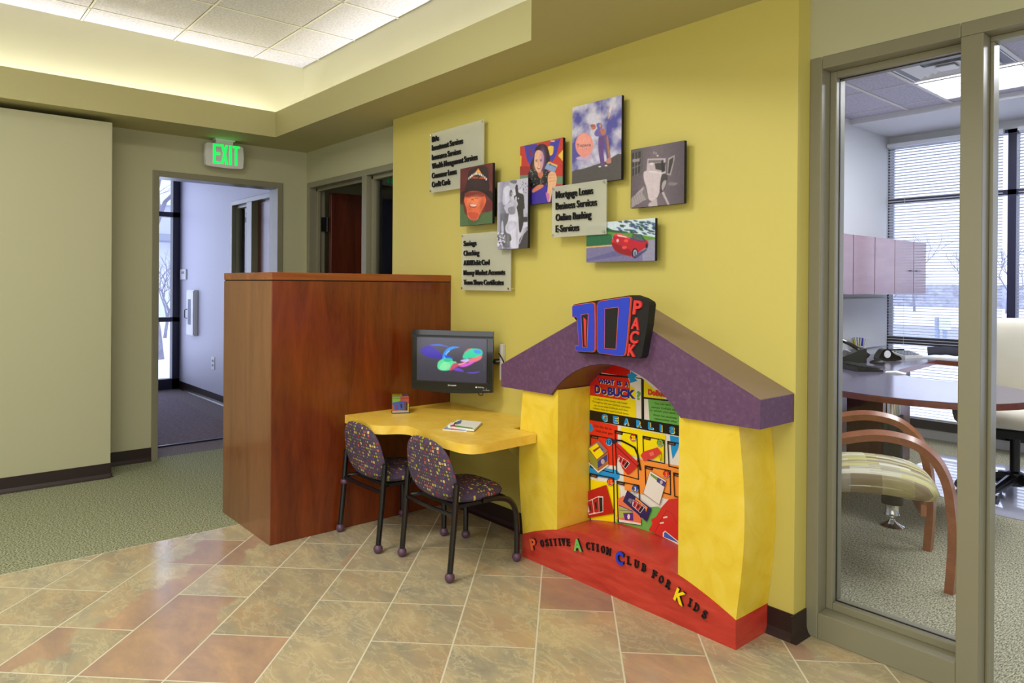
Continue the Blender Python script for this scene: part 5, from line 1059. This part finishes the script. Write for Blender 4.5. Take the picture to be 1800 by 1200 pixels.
# telephone
def dev(name,loc,rz,label,cat): 
    t=thing(name,loc,label,cat); return t,Matrix.Translation(Vector(loc))@Matrix.Rotation(rz,4,'Z')
Zd=.7405
q=at(1500,658,'z',Zd); q=Vector((5.72,2.52,Zd)); t,mx=dev('desk_telephone',tuple(q),.6,'black desk telephone with a raised handset beside the keyboard','telephone')
b_=B(); prism(b_,[(-.10,0),(.10,0),(.10,.03),(-.08,.11),(-.10,.11)],lambda p:mx@Vector((-.11,p[0],p[1])),lambda p:mx@Vector((.11,p[0],p[1]))) ; obj('base',b_,'black',t)
b_=B(); tube(b_,smoothpts([mx@Vector((-.07,.11,.16)),mx@Vector((-.07,.06,.165)),mx@Vector((-.07,-.04,.11)),mx@Vector((-.07,-.12,.05))],5),[.024,.023,.02,.017,.015,.015,.015,.015,.015,.015,.015,.017,.02,.023,.024,.024],10); obj('handset',b_,'gblack',t)
for i in range(3):
    for j in range(4): obj('key',box(B(),.0+i*.028,.02+i*.028,-.07+j*.026,-.052+j*.026,.052-.0+j*.0105,.058+j*.0105,mat=mx),'white',t)
q=Vector((5.27,2.29,Zd)); t,mx=dev('keyboard',tuple(q),.87,'black computer keyboard near the front of the office desk','keyboard')
b_=B(); prism(b_,[(-.09,0),(.09,0),(.09,.032),(-.09,.014)],lambda p:mx@Vector((-.23,p[0],p[1])),lambda p:mx@Vector((.23,p[0],p[1]))); obj('case',b_,'black',t)
b_=B()
for i in range(15):
    for j in range(5): z=.019+.0032*j; box(b_,-.215+i*.029,-.19+i*.029,-.075+j*.031,-.05+j*.031,z,z+.007,mat=mx)
k_=obj('keys',b_,'matteblack',t)
t,mx=dev('computer_mouse',(5.62,2.27,Zd),.4,'black computer mouse behind the keyboard','mouse'); pad(lambda u,v,w:mx@Vector((u,v,.018+w*.7)),.032,.055,.03,ex=2.4,dome=.018,name='shell',mat='black',parent=t); t['category']='computer mouse'
t=thing('pen_cup',(6.08,2.60,Zd),'white pen cup crammed with blue and yellow pens','pen holder'); b_=B(); lathe(b_,[(.001,0),(.038,0),(.04,.10),(.036,.10),(.034,.01),(.001,.01)],(6.08,2.60,Zd),20); obj('cup',b_,'white',t,40)
pc=[plain('blue_pen_plastic',S(30,40,170),.3),plain('yellow_pen_plastic',S(226,216,40),.3),M['white']]
for k in range(18):
    a=k*2.4; r0,r1=.018,.075*(.35+.65*((k*7)%5)/4); b_=B(); p0=Vector((6.08+r0*math.cos(a),2.60+r0*math.sin(a),Zd+.012)); p1=Vector((6.08+r1*math.cos(a),2.60+r1*math.sin(a),Zd+.165)); tube(b_,[p0,p1],.0048,8)
    tag(obj('pen',b_,pc[(0,0,2,0,1)[k%5]]),'slim pen standing in the white pen cup on the office desk','pen','pens in the white cup')
t,mx=dev('tape_dispenser',(6.02,2.36,Zd),-.5,'black and white tape dispenser between the telephone and calculator','tape dispenser'); b_=B(); prism(b_,smoothpts([Vector(p) for p in ((-.09,0),(.10,0),(.10,.03),(.05,.05),(0,.09),(-.06,.08))],4,True),lambda p:mx@Vector((p[0],-.03,p[1]+.004)),lambda p:mx@Vector((p[0],.03,p[1]+.004))); obj('body',b_,'gblack',t); b_=B(); tube(b_,[mx@Vector((-.02,-.034,.055)),mx@Vector((-.02,.034,.055))],.03,20); obj('tape_roll',b_,'white',t)
t,mx=dev('desk_calculator',(6.45,2.40,Zd),-.35,'pale desktop calculator on the office desk by the window','calculator'); b_=B(); prism(b_,[(-.11,0),(.11,0),(.11,.06),(-.11,.02)],lambda p:mx@Vector((-.10,p[0],p[1])),lambda p:mx@Vector((.10,p[0],p[1]))); obj('case',b_,'white',t); b_=B()
for i in range(5):
    for j in range(4): box(b_,-.08+i*.034,-.055+i*.034,-.09+j*.03,-.07+j*.03,.028+j*.0055,.036+j*.0055,mat=mx)
obj('keys',b_,'shade',t); obj('display',box(B(),-.08,.08,.05,.09,.052,.062,mat=mx),'black',t)
b_=B(); tube(b_,smoothpts([(6.66,2.28,Zd+.045),(6.70,2.16,Zd+.055),(6.70,2.04,Zd+.05),(6.71,1.90,Zd+.055),(6.70,1.74,Zd+.045)],5),.036,14)
for v in b_.verts: v.co.z=Zd+.0+max(.002,(v.co.z-Zd)); v.co+=Vector((.004*math.sin(40*v.co.y),0,.004*abs(math.sin(33*v.co.y))))
cloth=obj('folded_garment',b_,'navy',None,60); tag(cloth,'rolled dark navy garment lying on the desk beneath the window','clothing'); cloth.location.z=.0
b_=B(); prism(b_,[(-.0,0),(.13,0),(.13,.002),(0,.010)],lambda p:Vector((6.50+p[0],1.86,Zd+p[1])),lambda p:Vector((6.50+p[0]*1.2,2.36,Zd+p[1]))); tag(obj('open_magazine',b_,'paper'),'open white magazine at the desk edge beside the navy garment','magazine')
q=at(1575,655,'z',Zd); b_=B(); prism(b_,[(-.11,.0),(.11,.0),(.11,.003),(0,.012),(-.11,.003)],lambda p:Vector((q.x-.07,q.y-.02+p[0]*.6,Zd+p[1])),lambda p:Vector((q.x+.03,q.y+.01+p[0]*.6,Zd+p[1]))); tag(obj('folded_paper',b_,'paper'),'small folded white paper on the desktop at the inner corner of the peninsula','paper')
t=thing('coaster_cup',(4.62,2.33,Zd),'translucent blue-grey cup at the left edge of the office desk','cup'); b_=B(); lathe(b_,[(.001,0),(.03,0),(.038,.09),(.034,.09),(.027,.006),(.001,.006)],(4.62,2.33,Zd),20); obj('body',b_,plain('bluegrey_plastic',S(150,170,190),.2),t,40)
# cables under the desk
b_=B()
for k in range(5): tube(b_,smoothpts([(4.5+.05*k,2.5,.70),(4.45+.1*k,2.45,.4),(4.6-.05*k,2.3+.04*k,.25),(4.5+.1*k,2.4,.08),(4.8,2.35,.012+.003*k)],5),.004,6)
tag(obj('cable_tangle',b_,'black'),'tangle of black cables hanging below the office desk','cables')
b_=B(); tube(b_,smoothpts([(4.38,2.5,.70),(4.36,2.44,.4),(4.45,2.32,.18),(4.52,2.38,.01)],5),.004,6); tag(obj('network_cable',b_,redp),'single red cable hanging below the office desk','cable')
# blinds in the office
def blind(y0,y1,z0,label):
    t=thing('venetian_blind',(6.85,(y0+y1)/2,z0),label,'blind','office window blinds')
    obj('headrail',bx(6.825,6.875,y0,y1,2.60,2.63),'blind',t); b_=B(); z=2.59
    while z>z0+.02:
        prism(b_,[(-.0125,.0030),(0,.0032),(.0125,-.0025),(.0125,-.0035),(0,.0022),(-.0125,.0020)],lambda p:Vector((6.85+p[0],y0+.004,z+p[1])),lambda p:Vector((6.85+p[0],y1-.004,z+p[1]))); z-=.0254
    obj('slats',b_,'blind',t); obj('bottom_rail',bx(6.838,6.862,y0,y1,z0,z0+.015),'blind',t)
    b_=B()
    for yy in (y0+.15,y1-.15): tube(b_,[(6.836,yy,2.60),(6.836,yy,z0+.01)],.0012,5)
    obj('cord',b_,'blind',t)
blind(1.79,2.688,.17,'white venetian blind over the tall window pane nearest the overhead cabinets'); blind(.83,1.69,.17,'white venetian blind over the pane behind the cream chair, second from the corner'); blind(-.13,.73,.17,'white venetian blind over the far right pane, third from the corner')
# ceiling light and air diffuser in the office
for k,(yy) in enumerate((1.60,)):
    t=thing('ceiling_light',(5.6,yy,2.70),'bright square-celled ceiling light panel in the office grid ceiling','ceiling light'); obj('diffuser',bx(5.325,5.89,.70,1.905,2.733,2.737),'lampface',t); b_=B()
    for yv in (.70,1.00,1.30,1.60,1.905): box(b_,5.32,5.895,yv-.004,yv+.004,2.726,2.7329)
    for xv in (5.32,5.51,5.70,5.895): box(b_,xv-.004,xv+.004,.69,1.915,2.726,2.7329)
    obj('louvre_frame',b_,'whitemetal',t)
area('office_panel_light',(5.6,1.3,2.72),(0,0,0),.5,1.1,32,(.9,.94,1))
t=thing('air_diffuser',(4.99,1.6,2.72),'white square ceiling air diffuser beside the office light panel','air vent')
cx_,cy_=4.99,1.61
for i,(s_,zz) in enumerate(((.295,2.7385),(.235,2.728),(.17,2.718),(.10,2.71))):
    b_=B(); r0=s_; r1=s_-.045
    v0=[b_.verts.new((cx_+a*r0,cy_+c*r0,zz)) for a,c in ((-1,-1),(1,-1),(1,1),(-1,1))]; v1=[b_.verts.new((cx_+a*r1,cy_+c*r1,zz+.016-.004)) for a,c in ((-1,-1),(1,-1),(1,1),(-1,1))]
    v2=[b_.verts.new(v.co+Vector((0,0,.003))) for v in v0]; v3=[b_.verts.new(v.co+Vector((0,0,.003))) for v in v1]
    for k in range(4): j=(k+1)%4; b_.faces.new((v0[k],v0[j],v1[j],v1[k])); b_.faces.new((v2[k],v3[k],v3[j],v2[j])); b_.faces.new((v0[k],v2[k],v2[j],v0[j])); b_.faces.new((v1[k],v1[j],v3[j],v3[k]))
    obj('louvre',b_,'white',t)
obj('centre_plate',bx(cx_-.055,cx_+.055,cy_-.055,cy_+.055,2.706,2.712,.001),'white',t); obj('backing',bx(cx_-.3,cx_+.3,cy_-.3,cy_+.3,2.7405,2.7435),'shade',t)
# recessed downlight in the lobby soffit
t=thing('recessed_downlight',(.51,2.11,2.44),'x','downlight'); 
bpy.data.objects.remove(t)
# ================================================================== OUTDOORS
def tree(x,y,h,seed,label,cat='tree',spread=1.0):
    r=random.Random(seed); bm=B(); stack=[(Vector((x,y,-.16)),Vector((r.uniform(-.1,.1),r.uniform(-.1,.1),1)).normalized(),h*.28,.022*h**.8,0)]
    while stack:
        p,d,l,rad,lv=stack.pop(); pts=[p]; 
        for k in range(3): d=(d+Vector((r.uniform(-.14,.14),r.uniform(-.14,.14),r.uniform(-.03,.1)))).normalized(); pts.append(pts[-1]+d*l/3)
        tube(bm,pts,[rad,rad*.9,rad*.8,rad*.68],5 if lv>1 else 8,cap=False)
        if lv<6:
            for k in range(3 if lv<4 else 2):
                nd=(d+Vector((r.uniform(-1,1),r.uniform(-1,1),r.uniform(-.3,.6)))*.75*spread).normalized(); stack.append((pts[-1] if k else pts[2],nd,l*r.uniform(.62,.85),rad*.6,lv+1))
    return tag(obj('bare_tree',bm,'bark'),label,cat)
tree(3.75,14.5,6.2,3,'large bare tree with a leaning trunk outside the hall window')
tree(5.3,20,2.6,11,'small bare tree in the snow in front of the white house')
TL=['bare grey tree beyond the office blinds, nearest the overhead cabinets','tall bare grey tree beyond the office blinds, left of the slim posts','bare grey tree beyond the blinds, right above the slim posts','bare grey tree beyond the blinds behind the glazing mullion','bare grey tree beyond the blinds just left of the cream chair','bare grey tree beyond the blinds behind the cream chair','bare grey tree beyond the blinds right of the dark window mullion','bare grey tree beyond the blinds at the right edge of the view']
for i,(x,y,h) in enumerate(((38,14.6,4.4),(48,17.2,5.4),(40,11.6,4.2),(49,12.6,4.8),(39,8.4,4.4),(49,8.0,5.2),(40,4.8,4.6),(49,3.6,5))): tree(x,y,h,20+i,TL[i])
struct('road',prz(B(),[(23,-40),(30,-40),(30,60),(23,60)],-.12,-.11),plain('wet_road',S(150,152,170),.6))
hd=obj('hedge_bank',prz(B(),[(60,-40),(62,-40),(62,60),(60,60)],-.2,1.6),mottled('grey_hedge',[(.35,S(150,150,166)),(.65,S(200,202,216))],nscale=2,rough=.9)); hd['kind']='structure'
hs=thing('house',(5,34,-.12),'white-sided house with grey roof across the snow outside the hall window','house')
obj('wall',bx(2.2,13,30,36,-.14,4.6),'siding',hs); b_=B(); prism(b_,[(29.5,4.5),(33,7.6),(36.5,4.5)],lambda p:Vector((2.0,p[0],p[1])),lambda p:Vector((13.2,p[0],p[1]))); obj('roof',b_,'shade',hs)
b_=B(); prism(b_,[(5.8,4.3),(8.3,7.4),(10.8,4.3)],lambda p:Vector((p[0],29.3,p[1])),lambda p:Vector((p[0],31,p[1]))); obj('gable',b_,'siding',hs)
for x0 in (5.6,6.8,4.0,8.2): obj('window',bx(x0,x0+.45,29.93,30.02,1.6,3.0),'shade',hs)
obj('window',bx(8.1,8.6,29.22,29.32,4.6,5.9),'shade',hs)
obj('porch',bx(6.0,12.2,28.6,30,2.9,3.15),'shade',hs)
bl=thing('marker_post',(20,7.1,-.12),'pair of slim blue-grey posts with a pale yellow top box seen through the blinds','post'); q=at(1647,600,'x',20); q2=at(1661,600,'x',20)
b_=B(); tube(b_,[(20,q.y,-.14),(20,q.y,q.z+.62)],.06,8); tube(b_,[(20,q2.y,-.14),(20,q2.y,q2.z+.3)],.055,8); obj('post',b_,plain('bluegrey_paint',S(150,164,196),.5),bl); b_=B(); box(b_,19.85,20.15,q2.y-.1,q2.y+.1,q2.z+.3,q2.z+.62,.03); obj('top_box',b_,plain('pale_yellow_paint',S(214,216,190),.5),bl)
